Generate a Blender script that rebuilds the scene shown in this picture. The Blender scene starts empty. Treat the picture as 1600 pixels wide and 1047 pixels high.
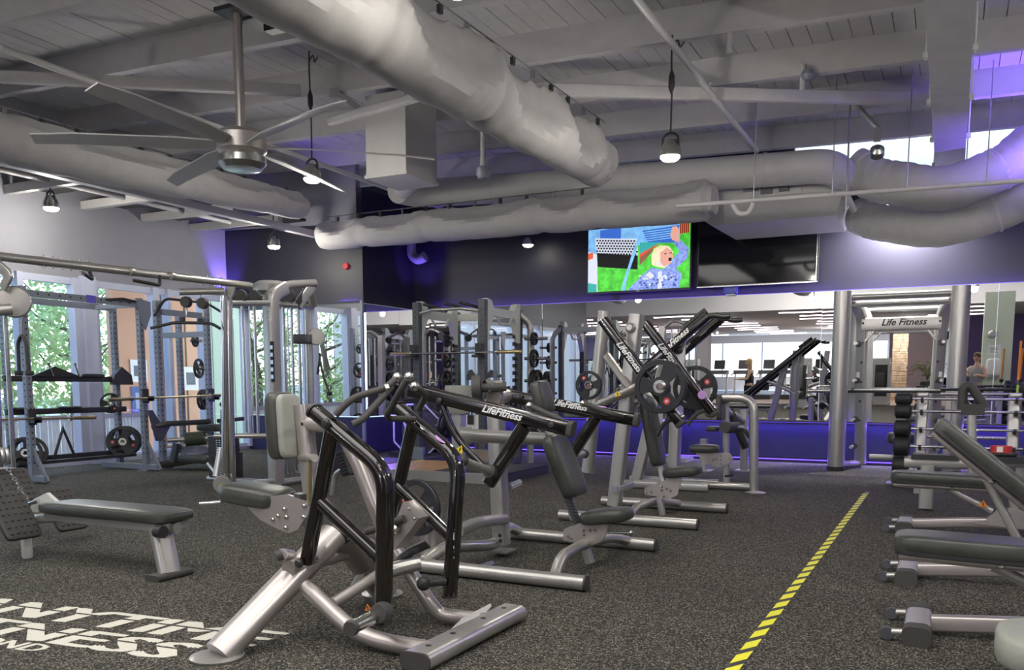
import bpy, bmesh, math, random
from mathutils import Vector, Matrix
random.seed(7)
D, C = bpy.data, bpy.context.scene.collection
sc = bpy.context.scene
PI = math.pi
# ---------------------------------------------------------------- camera, world, lights, exposure
yaw, pit = math.radians(26.72), math.radians(-6.46)
cd = D.cameras.new('camera'); cam = D.objects.new('camera', cd); C.objects.link(cam); sc.camera = cam
cam.location = (0, 0, 1.22)
cam.rotation_euler = (PI/2 + pit, 0, yaw)
cd.sensor_width = 36; cd.lens = 36*1350/1600
cd.shift_y = (754-523.5)/1600
cd.clip_start = .05; cd.clip_end = 400
sc.view_settings.view_transform = 'Standard'; sc.view_settings.look = 'None'
sc.view_settings.gamma = 1; sc.view_settings.use_curve_mapping = False
sc.view_settings.exposure = 0.78
W = D.worlds.new('sky'); sc.world = W; W.use_nodes = True
wn = W.node_tree.nodes; bg = wn['Background']
sky = wn.new('ShaderNodeTexSky'); sky.sky_type = 'HOSEK_WILKIE'; sky.turbidity = 4; sky.sun_direction = (-.5, .3, .7)
W.node_tree.links.new(sky.outputs[0], bg.inputs[0]); bg.inputs[1].default_value = 10
def area(name, loc, rot, sx, sy, power, col=(1, 1, 1), spread=PI):
    l = D.lights.new(name, 'AREA'); l.shape = 'RECTANGLE'; l.size = sx; l.size_y = sy; l.energy = power; l.color = col; l.spread = spread
    o = D.objects.new(name, l); C.objects.link(o); o.location = loc; o.rotation_euler = rot
    return o
pl_ = area('window_daylight', (-12.02, 5.5, 1.45), (0, -PI/2, 0), 2.7, 14, 1); pl_.data.cycles.is_portal = True
area('overhead_fill', (-3.0, 1.6, 4.5), (0, 0, 0), 8, 4.5, 230, (1, .97, .93))  # added fill light under the high ceiling, no fixture there

# ---------------------------------------------------------------- materials
def mat(name, col, rough=.5, metal=0, noise=0, nscale=20, bump=0, bscale=80, emit=0, coat=0, alpha=None):
    m = D.materials.new(name); m.use_nodes = True
    n, l = m.node_tree.nodes, m.node_tree.links; b = n['Principled BSDF']
    col = tuple(col)+(1,)
    b.inputs['Base Color'].default_value = col; b.inputs['Roughness'].default_value = rough; b.inputs['Metallic'].default_value = metal
    if coat: b.inputs['Coat Weight'].default_value = coat; b.inputs['Coat Roughness'].default_value = .08
    tc = n.new('ShaderNodeTexCoord')
    if noise:
        t = n.new('ShaderNodeTexNoise'); t.inputs['Scale'].default_value = nscale; t.inputs['Detail'].default_value = 4
        r = n.new('ShaderNodeValToRGB'); l.new(tc.outputs['Object'], t.inputs['Vector']); l.new(t.outputs[0], r.inputs[0])
        r.color_ramp.elements[0].position = .3; r.color_ramp.elements[1].position = .7
        r.color_ramp.elements[0].color = tuple(max(0, c*(1-noise)) for c in col[:3])+(1,)
        r.color_ramp.elements[1].color = tuple(min(1, c*(1+noise)) for c in col[:3])+(1,)
        l.new(r.outputs[0], b.inputs['Base Color'])
        if emit: l.new(r.outputs[0], b.inputs['Emission Color'])
    if bump:
        t = n.new('ShaderNodeTexNoise'); t.inputs['Scale'].default_value = bscale; t.inputs['Detail'].default_value = 3
        bp = n.new('ShaderNodeBump'); bp.inputs['Strength'].default_value = bump; bp.inputs['Distance'].default_value = .01
        l.new(tc.outputs['Object'], t.inputs['Vector']); l.new(t.outputs[0], bp.inputs['Height']); l.new(bp.outputs[0], b.inputs['Normal'])
    if emit:
        b.inputs['Emission Color'].default_value = col; b.inputs['Base Color'].default_value = tuple(c*.3 for c in col[:3])+(1,); b.inputs['Emission Strength'].default_value = emit
    return m
ORD = ('leftmost', 'second from left', 'third from left', 'fourth from left', 'fifth from left', 'sixth from left', 'seventh from left', 'eighth from left', 'ninth from left')
M = dict(
 silver=mat('platinum_frame', (.50, .49, .47), .32, .7, .04, 60),
 champ=mat('warm_platinum_frame', (.50, .462, .445), .34, .7, .03, 60),
 chrome=mat('chrome', (.8, .8, .8), .12, 1),
 greyf=mat('dark_grey_frame', (.11, .115, .13), .4, .5, .05, 60),
 rack=mat('light_grey_frame', (.24, .265, .32), .4, .2, .03, 40),
 white=mat('white_frame', (.68, .70, .66), .4, .1, .03, 40),
 gloss=mat('gloss_black_arm', (.010, .007, .007), .12, .2, 0, 60, coat=1),
 rub=mat('black_rubber', (.018, .018, .02), .55, 0, .15, 60, .2, 150),
 grip=mat('grey_rubber_grip', (.055, .052, .05), .6, 0, .1, 90, .2, 200),
 cap=mat('dark_plastic', (.03, .03, .032), .4),
 uph=mat('grey_upholstery', (.052, .055, .048), .30, 0, .12, 30, .1, 300),
 upht=mat('light_upholstery_side', (.33, .34, .30), .5, 0, .05, 30),
 steel=mat('brushed_steel', (.55, .55, .53), .25, 1),
 brass=mat('gold_zinc_bar', (.62, .52, .30), .3, 1),
 plate=mat('plate_rubber', (.02, .021, .026), .42, 0, .1, 40),
 red=mat('red_emblem', (.65, .05, .05), .5),
 yellow=mat('yellow_warning', (.85, .62, .02), .5),
 orange=mat('orange_warning', (.7, .22, .03), .5),
 lilac=mat('lilac_sticker', (.62, .35, .75), .4),
 ink=mat('black_print', (.012, .012, .012), .5),
 lett=mat('white_print', (.85, .85, .85), .5),
 duct=mat('white_duct_cloth', (.44, .43, .43), .75, 0, .05, 8, .15, 25),
 ductm=mat('painted_duct_metal', (.52, .51, .51), .5, 0, .03, 8),
 ceil=mat('painted_ceiling', (.50, .49, .51), .8, 0, .05, 6, .06, 40),
 wallg=mat('grey_wall_paint', (.27, .27, .31), .8, 0, .03, 3),
 navy=mat('navy_wall_paint', (.014, .013, .028), .5, 0, .06, 3),
 blue=mat('blue_wall_paint', (.022, .022, .085), .5, 0, .08, 3),
 frame=mat('window_frame_paint', (.50, .54, .68), .5),
 led=mat('violet_led', (.16, .08, 1), .5, emit=1.3),
 pink=mat('pink_white_tube', (1, .80, .93), .5, emit=4.5),
 bulb=mat('lamp_glow', (1, .95, .8), .5, emit=30),
 hazy=mat('tape_yellow', (.80, .78, .03), .5), hazk=mat('tape_black', (.02, .02, .02), .5),
 mirror=mat('mirror_glass', (.86, .87, .86), .0, 1),
 skin=mat('skin', (.55, .33, .25), .6), hair=mat('blond_hair', (.45, .30, .14), .6), hair2=mat('brown_hair', (.10, .06, .035), .7),
 tee=mat('grey_cloth', (.30, .30, .31), .8), dark=mat('dark_cloth', (.02, .022, .035), .8),
)
# ---------------------------------------------------------------- mesh helpers
def circ(r, n=12, r2=None):
    r2 = r2 or r
    return [(r*math.cos(2*PI*i/n), r2*math.sin(2*PI*i/n)) for i in range(n)]
def rr(w, h, r=None, k=3):
    r = min(w, h)*.2 if r is None else min(r, min(w, h)/2-1e-4); o = []
    for sx, sy, a in ((1, 1, 0), (-1, 1, PI/2), (-1, -1, PI), (1, -1, 3*PI/2)):
        for i in range(k+1):
            t = a+PI/2*i/k; o.append((sx*(w/2-r)+r*math.cos(t), sy*(h/2-r)+r*math.sin(t)))
    return o
def fillet(path, rad, n=5):
    p = [Vector(a) for a in path]
    if rad <= 0 or len(p) < 3: return p
    o = [p[0]]
    for i in range(1, len(p)-1):
        a, b = (p[i-1]-p[i]), (p[i+1]-p[i]); la, lb = a.length, b.length; a.normalize(); b.normalize()
        d = min(rad, la*.48, lb*.48)
        s, e = p[i]+a*d, p[i]+b*d
        for j in range(n+1):
            t = j/n; o.append(s*(1-t)**2+p[i]*2*t*(1-t)+e*t*t)
    o.append(p[-1]); return o
class B:
    def __init__(s): s.v = []; s.f = []
    def add(s, v, f):
        k = len(s.v); s.v += [Vector(a) for a in v]; s.f += [tuple(i+k for i in q) for q in f]; return s
    def box(s, c, d, R=None):
        c = Vector(c); x, y, z = (a/2 for a in d); v = []
        for i in (-1, 1):
            for j in (-1, 1):
                for k in (-1, 1):
                    q = Vector((i*x, j*y, k*z)); q = R @ q if R else q; v.append(c+q)
        return s.add(v, [(0, 1, 3, 2), (4, 6, 7, 5), (0, 4, 5, 1), (2, 3, 7, 6), (0, 2, 6, 4), (1, 5, 7, 3)])
    def bb(s, x0, x1, y0, y1, z0, z1): return s.box(((x0+x1)/2, (y0+y1)/2, (z0+z1)/2), (abs(x1-x0), abs(y1-y0), abs(z1-z0)))
    def sweep(s, path, sec, fil=0, hint=None, cap=True, taper=None):
        p = fillet(path, fil); n = Vector((0, 0, 0))
        if hint is not None: n = Vector(hint)
        else:
            for i in range(1, len(p)-1): n += (p[i]-p[i-1]).cross(p[i+1]-p[i])
            if n.length < 1e-6:
                t = (p[-1]-p[0]).normalized(); n = Vector((0, 0, 1)) if abs(t.z) < .85 else Vector((1, 0, 0))
        n.normalize(); m = len(sec); v = []; N = len(p)
        for i in range(N):
            t = (p[min(i+1, N-1)]-p[max(i-1, 0)]).normalized()
            if 0 < i < N-1: t = ((p[i]-p[i-1]).normalized()+(p[i+1]-p[i]).normalized()).normalized()
            a = (n-t*n.dot(t));
            if a.length < 1e-5: a = t.orthogonal()
            a.normalize(); b = t.cross(a); k = 1
            if 0 < i < N-1:
                c = max(.4, (p[i]-p[i-1]).normalized().dot(t)); k = 1/c
            f = 1 if taper is None else taper[0]+(taper[1]-taper[0])*i/(N-1)
            v += [p[i]+a*(x*f)+b*(y*k*f) for x, y in sec]
        f = [(i*m+j, i*m+(j+1) % m, (i+1)*m+(j+1) % m, (i+1)*m+j) for i in range(N-1) for j in range(m)]
        if cap: f += [tuple(range(m))[::-1], tuple((N-1)*m+j for j in range(m))]
        return s.add(v, f)
    def tube(s, path, r, fil=0, n=12): return s.sweep(path, circ(r, n), fil)
    def cyl(s, a, b, r, n=16): return s.sweep([a, b], circ(r, n))
    def lathe(s, prof, o, ax=(0, 0, 1), n=24, close=False):
        o = Vector(o); ax = Vector(ax).normalized(); a = ax.orthogonal().normalized()
        if abs(ax.z) < .9: a = ax.cross(Vector((0, 0, 1))).normalized()
        b = ax.cross(a); v = []
        for r, h in prof:
            for i in range(n):
                t = 2*PI*i/n; v.append(o+ax*h+(a*math.cos(t)+b*math.sin(t))*r)
        m = len(prof); f = [(i*n+j, i*n+(j+1) % n, (i+1)*n+(j+1) % n, (i+1)*n+j) for i in range(m-1) for j in range(n)]
        if close: f += [((m-1)*n+j, (m-1)*n+(j+1) % n, (j+1) % n, j) for j in range(n)]
        else: f += [tuple(range(n))[::-1], tuple((m-1)*n+j for j in range(n))]
        return s.add(v, f)
    def pad(s, c, h, R=None, e1=.35, e2=.45, nu=24, nv=12):
        c = Vector(c); v = []; sg = lambda w, e: math.copysign(abs(w)**e, w)
        for j in range(nv+1):
            ph = -PI/2+PI*j/nv
            for i in range(nu):
                th = 2*PI*i/nu
                q = Vector((h[0]*sg(math.cos(ph), e1)*sg(math.cos(th), e2), h[1]*sg(math.cos(ph), e1)*sg(math.sin(th), e2), h[2]*sg(math.sin(ph), e1)))
                v.append(c+(R @ q if R else q))
        f = [(j*nu+i, j*nu+(i+1) % nu, (j+1)*nu+(i+1) % nu, (j+1)*nu+i) for j in range(nv) for i in range(nu)]
        return s.add(v, f)
    def ball(s, c, r, R=None): 
        r = (r, r, r) if not hasattr(r, '__len__') else r
        return s.pad(c, r, R, 1, 1, 12, 8)
    def poly(s, pts, off):
        off = Vector(off); n = len(pts); p = [Vector(a) for a in pts]
        return s.add([a-off/2 for a in p]+[a+off/2 for a in p], [tuple(range(n))[::-1], tuple(range(n, 2*n))]+[(i, (i+1) % n, n+(i+1) % n, n+i) for i in range(n)])
    def obj(s, name, m, parent=None, smooth=38):
        me = D.meshes.new(name); o0 = Vector((0, 0, 0)); q = parent
        while q is not None: o0 += q.location; q = q.parent
        me.from_pydata([a-o0 for a in s.v], [], s.f)
        bm = bmesh.new(); bm.from_mesh(me); bmesh.ops.remove_doubles(bm, verts=bm.verts, dist=1e-5); bmesh.ops.recalc_face_normals(bm, faces=bm.faces); bm.to_mesh(me); bm.free()
        me.materials.append(M[m] if isinstance(m, str) else m)
        me.shade_smooth(); me.set_sharp_from_angle(angle=math.radians(smooth))
        o = D.objects.new(name, me); C.objects.link(o)
        if parent: o.parent = parent
        return o
def tag(o, label=None, cat=None, group=None, kind=None):
    for k, v in (('label', label), ('category', cat), ('group', group), ('kind', kind)):
        if v: o[k] = v
    return o
def thing(name, label, cat, loc=(0, 0, 0), group=None):
    o = D.objects.new(name, None); o.empty_display_size = .1; C.objects.link(o); o.location = loc
    return tag(o, label, cat, group)
def one(name, b, m, label, cat, group=None):       # a thing that is one mesh; origin at its base
    xs = [v.x for v in b.v]; ys = [v.y for v in b.v]; zs = [v.z for v in b.v]
    o0 = Vector(((min(xs)+max(xs))/2, (min(ys)+max(ys))/2, min(zs)))
    b.v = [v-o0 for v in b.v]; o = b.obj(name, m); o.location = o0
    return tag(o, label, cat, group)
def struct(name, b, m, parent=None):
    o = b.obj(name, m, parent)
    if not parent: o['kind'] = 'structure'
    return o
def dup(root, loc, rotz=0, label=None, group=None):
    def cp(o, par):
        c = o.copy(); C.objects.link(c); c.parent = par
        for ch in o.children: cp(ch, c)
        return c
    r = cp(root, None); r.location = loc; r.rotation_euler = (0, 0, rotz)
    if label: r['label'] = label
    if group: r['group'] = group
    return r
def rotm(x=0, y=0, z=0): return Matrix.Rotation(math.radians(z), 3, 'Z') @ Matrix.Rotation(math.radians(y), 3, 'Y') @ Matrix.Rotation(math.radians(x), 3, 'X')
def frm(xd, yd):    # matrix with columns xd, yd, xd x yd
    x = Vector(xd).normalized(); z = x.cross(Vector(yd)).normalized(); y = z.cross(x)
    return Matrix((x, y, z)).transposed()
def text(name, s, o, xd, yd, size, m, parent, depth=.002, shear=0, bold=0, sx=1):
    cu = D.curves.new(name, 'FONT'); cu.body = s; cu.size = size; cu.extrude = depth; cu.shear = shear; cu.offset = bold; cu.resolution_u = 2
    t = D.objects.new(name, cu); me = D.meshes.new_from_object(t); D.objects.remove(t)
    R = frm(xd, yd); b = B()
    b.v = [Vector(o)+R @ Vector((v.co.x*sx, v.co.y, v.co.z)) for v in me.vertices]; b.f = [tuple(p.vertices) for p in me.polygons]
    return b.obj(name, m, parent, 20)
# ================================================================ the setting
YM = 14.15                                        # mirror wall
def floor_mat():
    m = mat('speckled_rubber_floor', (.07, .07, .068), .75); n, l = m.node_tree.nodes, m.node_tree.links; b = n['Principled BSDF']
    tc = n.new('ShaderNodeTexCoord')
    v = n.new('ShaderNodeTexVoronoi'); v.inputs['Scale'].default_value = 170; v.inputs['Randomness'].default_value = 1
    r = n.new('ShaderNodeValToRGB'); r.color_ramp.interpolation = 'CONSTANT'
    e = r.color_ramp.elements; e[0].color = (.026, .025, .023, 1); e[1].position = .45; e[1].color = (.057, .054, .047, 1)
    x = e.new(.70); x.color = (.15, .139, .115, 1); x = e.new(.87); x.color = (.31, .29, .245, 1)
    t = n.new('ShaderNodeTexNoise'); t.inputs['Scale'].default_value = .9; t.inputs['Detail'].default_value = 3
    mx = n.new('ShaderNodeMixRGB'); mx.blend_type = 'MULTIPLY'; mx.inputs[0].default_value = .35
    l.new(tc.outputs['Object'], v.inputs['Vector']); l.new(tc.outputs['Object'], t.inputs['Vector'])
    sp = n.new('ShaderNodeSeparateColor'); l.new(v.outputs['Color'], sp.inputs[0]); l.new(sp.outputs[0], r.inputs[0])
    l.new(r.outputs[0], mx.inputs[1]); l.new(t.outputs[0], mx.inputs[2]); l.new(mx.outputs[0], b.inputs['Base Color'])
    b.inputs['Specular IOR Level'].default_value = .15; b.inputs['Roughness'].default_value = .9
    bp = n.new('ShaderNodeBump'); bp.inputs['Strength'].default_value = .3; bp.inputs['Distance'].default_value = .003
    l.new(sp.outputs[0], bp.inputs['Height']); l.new(bp.outputs[0], b.inputs['Normal'])
    return m
M['floor'] = floor_mat()
M['tan'] = mat('pale_wood_floor', (.42, .30, .20), .45, 0, .2, 3)
fl = struct('floor', B().bb(-12, 5, -7, 14.3, -.1, 0), 'floor')
struct('floor', B().bb(-20, 6, -24, -7, -.1, 0), 'tan'); struct('floor', B().bb(-20, -12, -7, -1.5, -.1, 0), 'tan')
ce = struct('ceiling', B().add([(-13, -1.5, 5.30), (5, -1.5, 4.80), (5, 14.75, 4.80), (-13, 14.75, 5.30), (-13, -1.5, 5.4), (5, -1.5, 4.9), (5, 14.75, 4.9), (-13, 14.75, 5.4)],
      [(0, 3, 2, 1), (4, 5, 6, 7), (0, 1, 5, 4), (2, 3, 7, 6), (1, 2, 6, 5), (0, 4, 7, 3)]), 'ceil')
pl0 = None
sl = math.atan(.028)
for i in range(86):
    x = -12.9+i*.205
    if pl0 is None:
        pl0 = B().box((0, 6.6, 0), (.197, 16.1, .05)).obj('plank', 'ceil', ce); o = pl0
    else: o = pl0.copy(); C.objects.link(o)
    o.location = (x, 0, 4.955-.028*(x+1.5)+random.uniform(-.004, .004)); o.rotation_euler = (0, sl, 0)
zr = lambda x: 4.62-.028*(x+1.5)
rf0 = None
for y in (-.2, 1.3, 2.8, 4.32, 5.84, 7.32, 8.87, 10.37, 11.9, 13.4):
    if rf0 is None: rf0 = B().box((-4, 0, 0), (18.2, .11, .34), rotm(0, 0, 0)).obj('rafter', 'ceil', ce); o = rf0
    else: o = rf0.copy(); C.objects.link(o)
    o.location = (0, y+.055, 4.79-.028*1.5); o.rotation_euler = (0, sl, 0)
B().bb(-.32, .03, -1.4, 14.1, 4.12, 4.62).obj('beam', 'ceil', ce)
for y in (5.9, 7.4, 8.95, 10.4, 11.95, 13.3):
    b = B()
    for x in (-.34, .05): b.box((x, y, 4.16), (.05, .06, .05)); b.cyl((x, y, 4.12), (x, y, 4.55), .008, 6)
    b.obj('bracket', 'white', ce)
# diagonal braces under the deck
bz = B(); bz.sweep([(-4.165, 9.231, 4.500), (-0.259, 11.565, 4.500)], rr(.14, .09), hint=(0, 0, 1)); bz.obj('brace', 'ceil', ce)
bz = B(); bz.sweep([(-9.119, 6.095, 4.450), (-6.780, 8.111, 4.550)], rr(.12, .09), hint=(0, 0, 1)); bz.obj('brace', 'ceil', ce)
bz = B(); bz.sweep([(-7.115, 9.046, 4.500), (-5.663, 8.996, 4.600)], rr(.10, .09), hint=(0, 0, 1)); bz.obj('brace', 'ceil', ce)
bz = B(); bz.sweep([(-6.788, 8.703, 4.700), (-6.912, 9.375, 4.700)], rr(.10, .09), hint=(0, 0, 1)); bz.obj('brace', 'ceil', ce)
# walls
struct('wall_back', B().bb(-9.22, 5, YM, YM+.12, 2.64, 4.2).bb(-12, -9.221, YM, YM+.12, 2.64, 5.2).bb(-9.22, -2.3, YM, YM+.12, 4.2, 5.3), 'navy')
struct('wall_back', B().bb(-9.22, 5, YM, YM+.12, 0, .64), 'blue')
struct('trim_1', B().bb(-9.2, 5, YM-.035, YM, .64, .66), 'cap'); struct('trim_2', B().bb(-9.2, 5, YM-.02, YM, .0, .09), 'navy')
fin = B(); fin.poly([(-12, 12.08, 2.64), (-9.22, 12.6, 2.64), (-9.22, 12.6, 4.0), (-12, 12.08, 4.0)], (0, .12, 0)); fin.add([(-12, 12.06, 2.641), (-9.22, 12.6, 2.641), (-12, 12.7, 2.641)], [(0, 1, 2)]); fin.bb(-9.34, -9.22, 12.55, 14.15, 2.64, 4.6)
struct('wall_fin', fin, 'navy')
fu = B(); fu.poly([(-12, 12.08, 4.0), (-9.34, 12.6, 4.0), (-9.34, 12.6, 5.2), (-12, 12.08, 5.3)], (0, .12, 0)); struct('wall_fin_upper', fu, 'wallg')
fb = B(); fb.poly([(-12, 12.55, 0), (-9.22, 12.6, 0), (-9.22, 12.6, .64), (-12, 12.55, .64)], (0, .12, 0)); fb.bb(-9.34, -9.22, 12.55, 14.15, 0, .64)
struct('wall_fin_base', fb, 'blue')
struct('wall_right', B().bb(5, 5.1, -24, 14.3, 0, 5.2), 'wallg')
struct('wall_left', B().bb(-12, -11.9, -1.5, 12.6, 2.82, 5.3).bb(-12, -11.9, -1.5, 12.6, -.05, .06), 'wallg')
area('outer_wall_fill', (-.2, 15.1, 5.9), (math.radians(50), 0, 0), 6, .8, 38, (1, 1, .88))  # added area light, out of view, brightens the outer wall
struct('wall_outer', B().bb(-3.6, 5, 15.7, 15.8, 3.6, 7), mat('pale_lit_wall', (.80, .84, .74), .8))
struct('baseboard_left', B().bb(-11.9, -11.84, 7.2, 11.4, 0, .1), 'frame')
# mirror panels, each hung a little out of true
mt = thing('wall_mirror', 'large wall mirror in tall glass panels above the blue lit wall base', 'mirror', (-3, YM, .65))
bx = [-9.2, -8.87, -6.51, -4.15, -1.80, .55, 2.9, 4.98]
til = [.010, .0115, .011, .0112, .0108, .011, .011]
yw = [.0, .0055, 0, .001, -.001, 0, 0]
for i in range(7):
    x0, x1 = bx[i]+.0006, bx[i+1]-.0006; d = til[i]*1.98; e = yw[i]*(x1-x0)
    y = YM-.004
    B().add([(x0, y, .66), (x1, y-e, .66), (x1, y-e-d, 2.635), (x0, y-d, 2.635), (x0, y+.003, .66), (x1, y+.003, .66), (x1, y+.003, 2.635), (x0, y+.003, 2.635)],
        [(0, 1, 2, 3), (5, 4, 7, 6), (0, 4, 5, 1), (3, 2, 6, 7), (0, 3, 7, 4), (1, 5, 6, 2)]).obj('mirror_panel', 'mirror', mt)
m2 = thing('wall_mirror', 'narrow wall mirror on the dark wall pier behind the cable tower', 'mirror', (-10, 12.4, .65))
n0 = Vector((.05, -2.78, 0)).normalized()*.066
q = [Vector(a)+n0 for a in ((-11.89, 12.55, .66), (-9.24, 12.598, .66), (-9.24, 12.598, 2.63), (-11.89, 12.55, 2.63))]
q[2] += Vector((0, -.015, 0)); q[3] += Vector((0, -.015, 0))
B().poly(q, n0*.05).obj('mirror_panel', 'mirror', m2)
B().bb(-9.215, -9.212, 12.6, 14.12, .66, 2.63).obj('mirror_panel', 'mirror', m2)
B().bb(-9.25, -9.20, 12.48, 12.53, .0, 2.68).obj('edge_strip', 'rack', m2)
# violet led strips
def ledstrip(n, b, lab):
    one('led_strip', b, 'led', lab, 'led strip')
ledstrip(0, B().bb(-9.2, 4.9, 14.07, 14.08, .045, .06), 'violet light strip along the floor at the mirror wall')
ledstrip(1, B().bb(-9.18, 4.9, 14.138, 14.142, 2.642, 2.645), 'violet light strip along the top of the wide mirror')
ledstrip(2, B().bb(-9.18, 4.9, 14.128, 14.134, .630, .634), 'violet light strip under the lower mirror edge')
V = (.22, .12, 1)
for x in (-7, -3.3, .4, 3.6):
    area('led_glow', (x, 14.06, .63), (math.radians(-12), 0, 0), 3.6, .03, 13, V)
    area('led_glow', (x, 14.06, .07), (math.radians(-20), 0, 0), 3.6, .03, 5, V)
    area('led_glow', (x, 14.08, 2.66), (math.radians(172), 0, 0), 3.6, .03, 5, V)
area('led_glow', (-10.5, 12.46, 2.68), (math.radians(170), 0, 0), 2.4, .03, 4, V)
def spot(loc, tgt, p, col, ang=80, r=.05):
    l = D.lights.new('flood', 'SPOT'); l.energy = p; l.color = col; l.spot_size = math.radians(ang); l.spot_blend = .8; l.shadow_soft_size = r
    o = D.objects.new('flood', l); C.objects.link(o); o.location = loc
    o.rotation_euler = (Vector(tgt)-Vector(loc)).to_track_quat('-Z', 'Y').to_euler()
spot((-11.7, 11.85, 2.75), (-11.9, 12.0, 3.9), 90, V, 75)
spot((-8.8, 13.6, 2.75), (-8.95, 14.0, 3.7), 35, V, 80)
spot((-9.6, 11.0, 4.1), (-9.2, 11.4, 4.9), 14, V, 110)
spot((1.9, 11.6, 3.3), (1.2, 11.9, 4.9), 420, V, 120)
spot((1.6, 13.2, 2.8), (1.3, 14.1, 3.8), 30, V, 90)
# windows in the left wall
def window(n, y0, y1, bars):
    t = struct('window_%d' % n, B().bb(-11.98, -11.90, y0, y1, .06, .12).bb(-11.98, -11.90, y0, y1, 2.72, 2.82), 'frame')
    for y, w in bars: B().bb(-12, -11.84, y-w/2, y+w/2, .06, 2.82).obj('mullion', 'frame', t)
    ys = [y0]+[b[0] for b in bars]+[y1]
    for a, b in zip(ys[:-1], ys[1:]):
        if b-a > .2: B().bb(-11.955, -11.949, a, b, .12, 2.72).obj('pane', 'glass', t)
    return t
gm = D.materials.new('window_glass'); gm.use_nodes = True
nn = gm.node_tree.nodes; nn.clear(); ou = nn.new('ShaderNodeOutputMaterial'); mi = nn.new('ShaderNodeMixShader'); tr = nn.new('ShaderNodeBsdfTransparent'); gl = nn.new('ShaderNodeBsdfGlossy')
gl.inputs['Roughness'].default_value = .03; fr = nn.new('ShaderNodeFresnel'); fr.inputs[0].default_value = 1.35; L = gm.node_tree.links
mi.inputs[0].default_value = .06; nn.remove(fr); L.new(tr.outputs[0], mi.inputs[1]); L.new(gl.outputs[0], mi.inputs[2]); L.new(mi.outputs[0], ou.inputs[0]); M['glass'] = gm
window(1, 7.25, 9.0, [(8.02, .09), (8.93, .14)])
window(2, 9.0, 10.42, [(9.24, .09), (10.38, .10)])
window(3, 10.42, 12.54, [(10.66, .07), (11.42, .09), (12.48, .12)])
window(5, 3.0, 7.25, [(4.8, .09), (6.4, .14), (7.2, .1)])
window(6, -1.45, 3.0, [(-.2, .14), (1.2, .09), (2.94, .14)])
B().bb(-11.93, -11.78, 8.99, 9.2, 0, 2.86).obj('pillar', 'frame')['kind'] = 'structure'
# rail and soffit lines at the left
sr = thing('ceiling_track', 'white painted steel track with rods hanging below the left ceiling', 'track', (-9.9, 9, 3.75))
B().bb(-9.96, -9.84, 3, 12.4, 3.74, 3.84).obj('rail', 'ductm', sr)
B().cyl((-10.95, 4, 3.96), (-10.95, 11.3, 3.93), .035, 10).obj('pipe', 'ductm', sr)
for y in (5.2, 6.6, 7.9, 9.1, 10.2, 11.2):
    B().bb(-11.9, -9.9, y, y+.1, 3.86, 3.98).obj('cross_bar', 'ductm', sr)
    B().bb(-11.85, -9.95, y+.13, y+.75, 3.99, 4.03).obj('gap_shade', 'cap', sr)  # dark sheet painting in the shade of the openings between the rails
# ---------------------------------------------------------------- ducts
def clothduct(path, r0, r1, seams, fold, side, name, lab, clips=None, endcap=True, squash=1.0, n=28, step=.06):
    p0, p1 = Vector(path[0]), Vector(path[1]); Ln = (p1-p0).length; t = (p1-p0).normalized(); up = Vector((0, 0, 1)); sd = t.cross(up).normalized()
    N = int(Ln/step); v = []; f = []
    for i in range(N+1):
        s = i/N; x = s*Ln; r = r0+(r1-r0)*s
        # distance inside the current bay
        a = max([q for q in seams if q <= x+1e-6], default=0); bq = min([q for q in seams if q > x+1e-6], default=Ln)
        u = (x-a)/max(bq-a, .01); w = math.sin(PI*u)
        pinch = 1-.10*math.exp(-((x-a)/.07)**2)-.10*math.exp(-((bq-x)/.07)**2)
        if endcap and s > .985: pinch *= .8
        for k in range(n):
            th = 2*PI*k/n
            cs, sn = math.cos(th), math.sin(th)
            q_ = (th-side+PI) % (2*PI)-PI; dl = fold*2.1*w**.6; fl_ = 1
            if abs(q_) < dl: fl_ = math.cos(dl)/math.cos(q_)*(1-.20*w*math.cos(q_*PI/2/dl))     # slack cloth flattens between the seams
            rad = r*pinch*fl_*(1+.012*math.sin(9*th+x*7)+.012*math.sin(x*13+4*th))
            if sn < 0 : rad *= 1+.03*math.sin(PI*u)
            v.append(p0+t*x+sd*(rad*cs)+up*(rad*sn*squash))
    for i in range(N):
        for k in range(n): f.append((i*n+k, i*n+(k+1) % n, (i+1)*n+(k+1) % n, (i+1)*n+k))
    f.append(tuple(range(n))[::-1]); f.append(tuple(N*n+k for k in range(n)))
    t_ = thing(name, lab, 'air duct', (p0+p1)/2)
    B().add(v, f).obj('duct_sleeve', 'duct', t_, 28)
    if clips:
        zc = clips[0]; a, b = Vector(clips[1]), Vector(clips[2])
        B().cyl(a, b, .008, 6).obj('cable', 'steel', t_)
        k = int((b-a).length/.42)
        for i in range(k):
            q = a.lerp(b, (i+.5)/k)
            B().box(q-Vector((0, 0, .05)), (.035, .05, .07)).obj('clip', 'cap' if i % 3 else 'steel', t_)
    return t_
clothduct(((-4.02, 1.0, 3.97), (-4.02, 10.5, 3.99)), .40, .30, [2.2, 4.6, 6.3, 7.9, 9.0], .60, .45, 'cloth_duct', 'large white cloth air duct sagging from a cable across the ceiling centre',
   (0, (-4.06, 1.5, 4.40), (-3.92, 10.3, 4.40)), squash=1.1)
clothduct(((-9.0, 3.0, 3.70), (-9.0, 10.75, 3.93)), .31, .20, [1.3, 3.0, 5.6, 7.0], .34, .75, 'cloth_duct', 'white cloth air duct along the left windows with row of clips',
   (0, (-9.0, 3.2, 4.08), (-9.0, 10.6, 4.15)))
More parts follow.
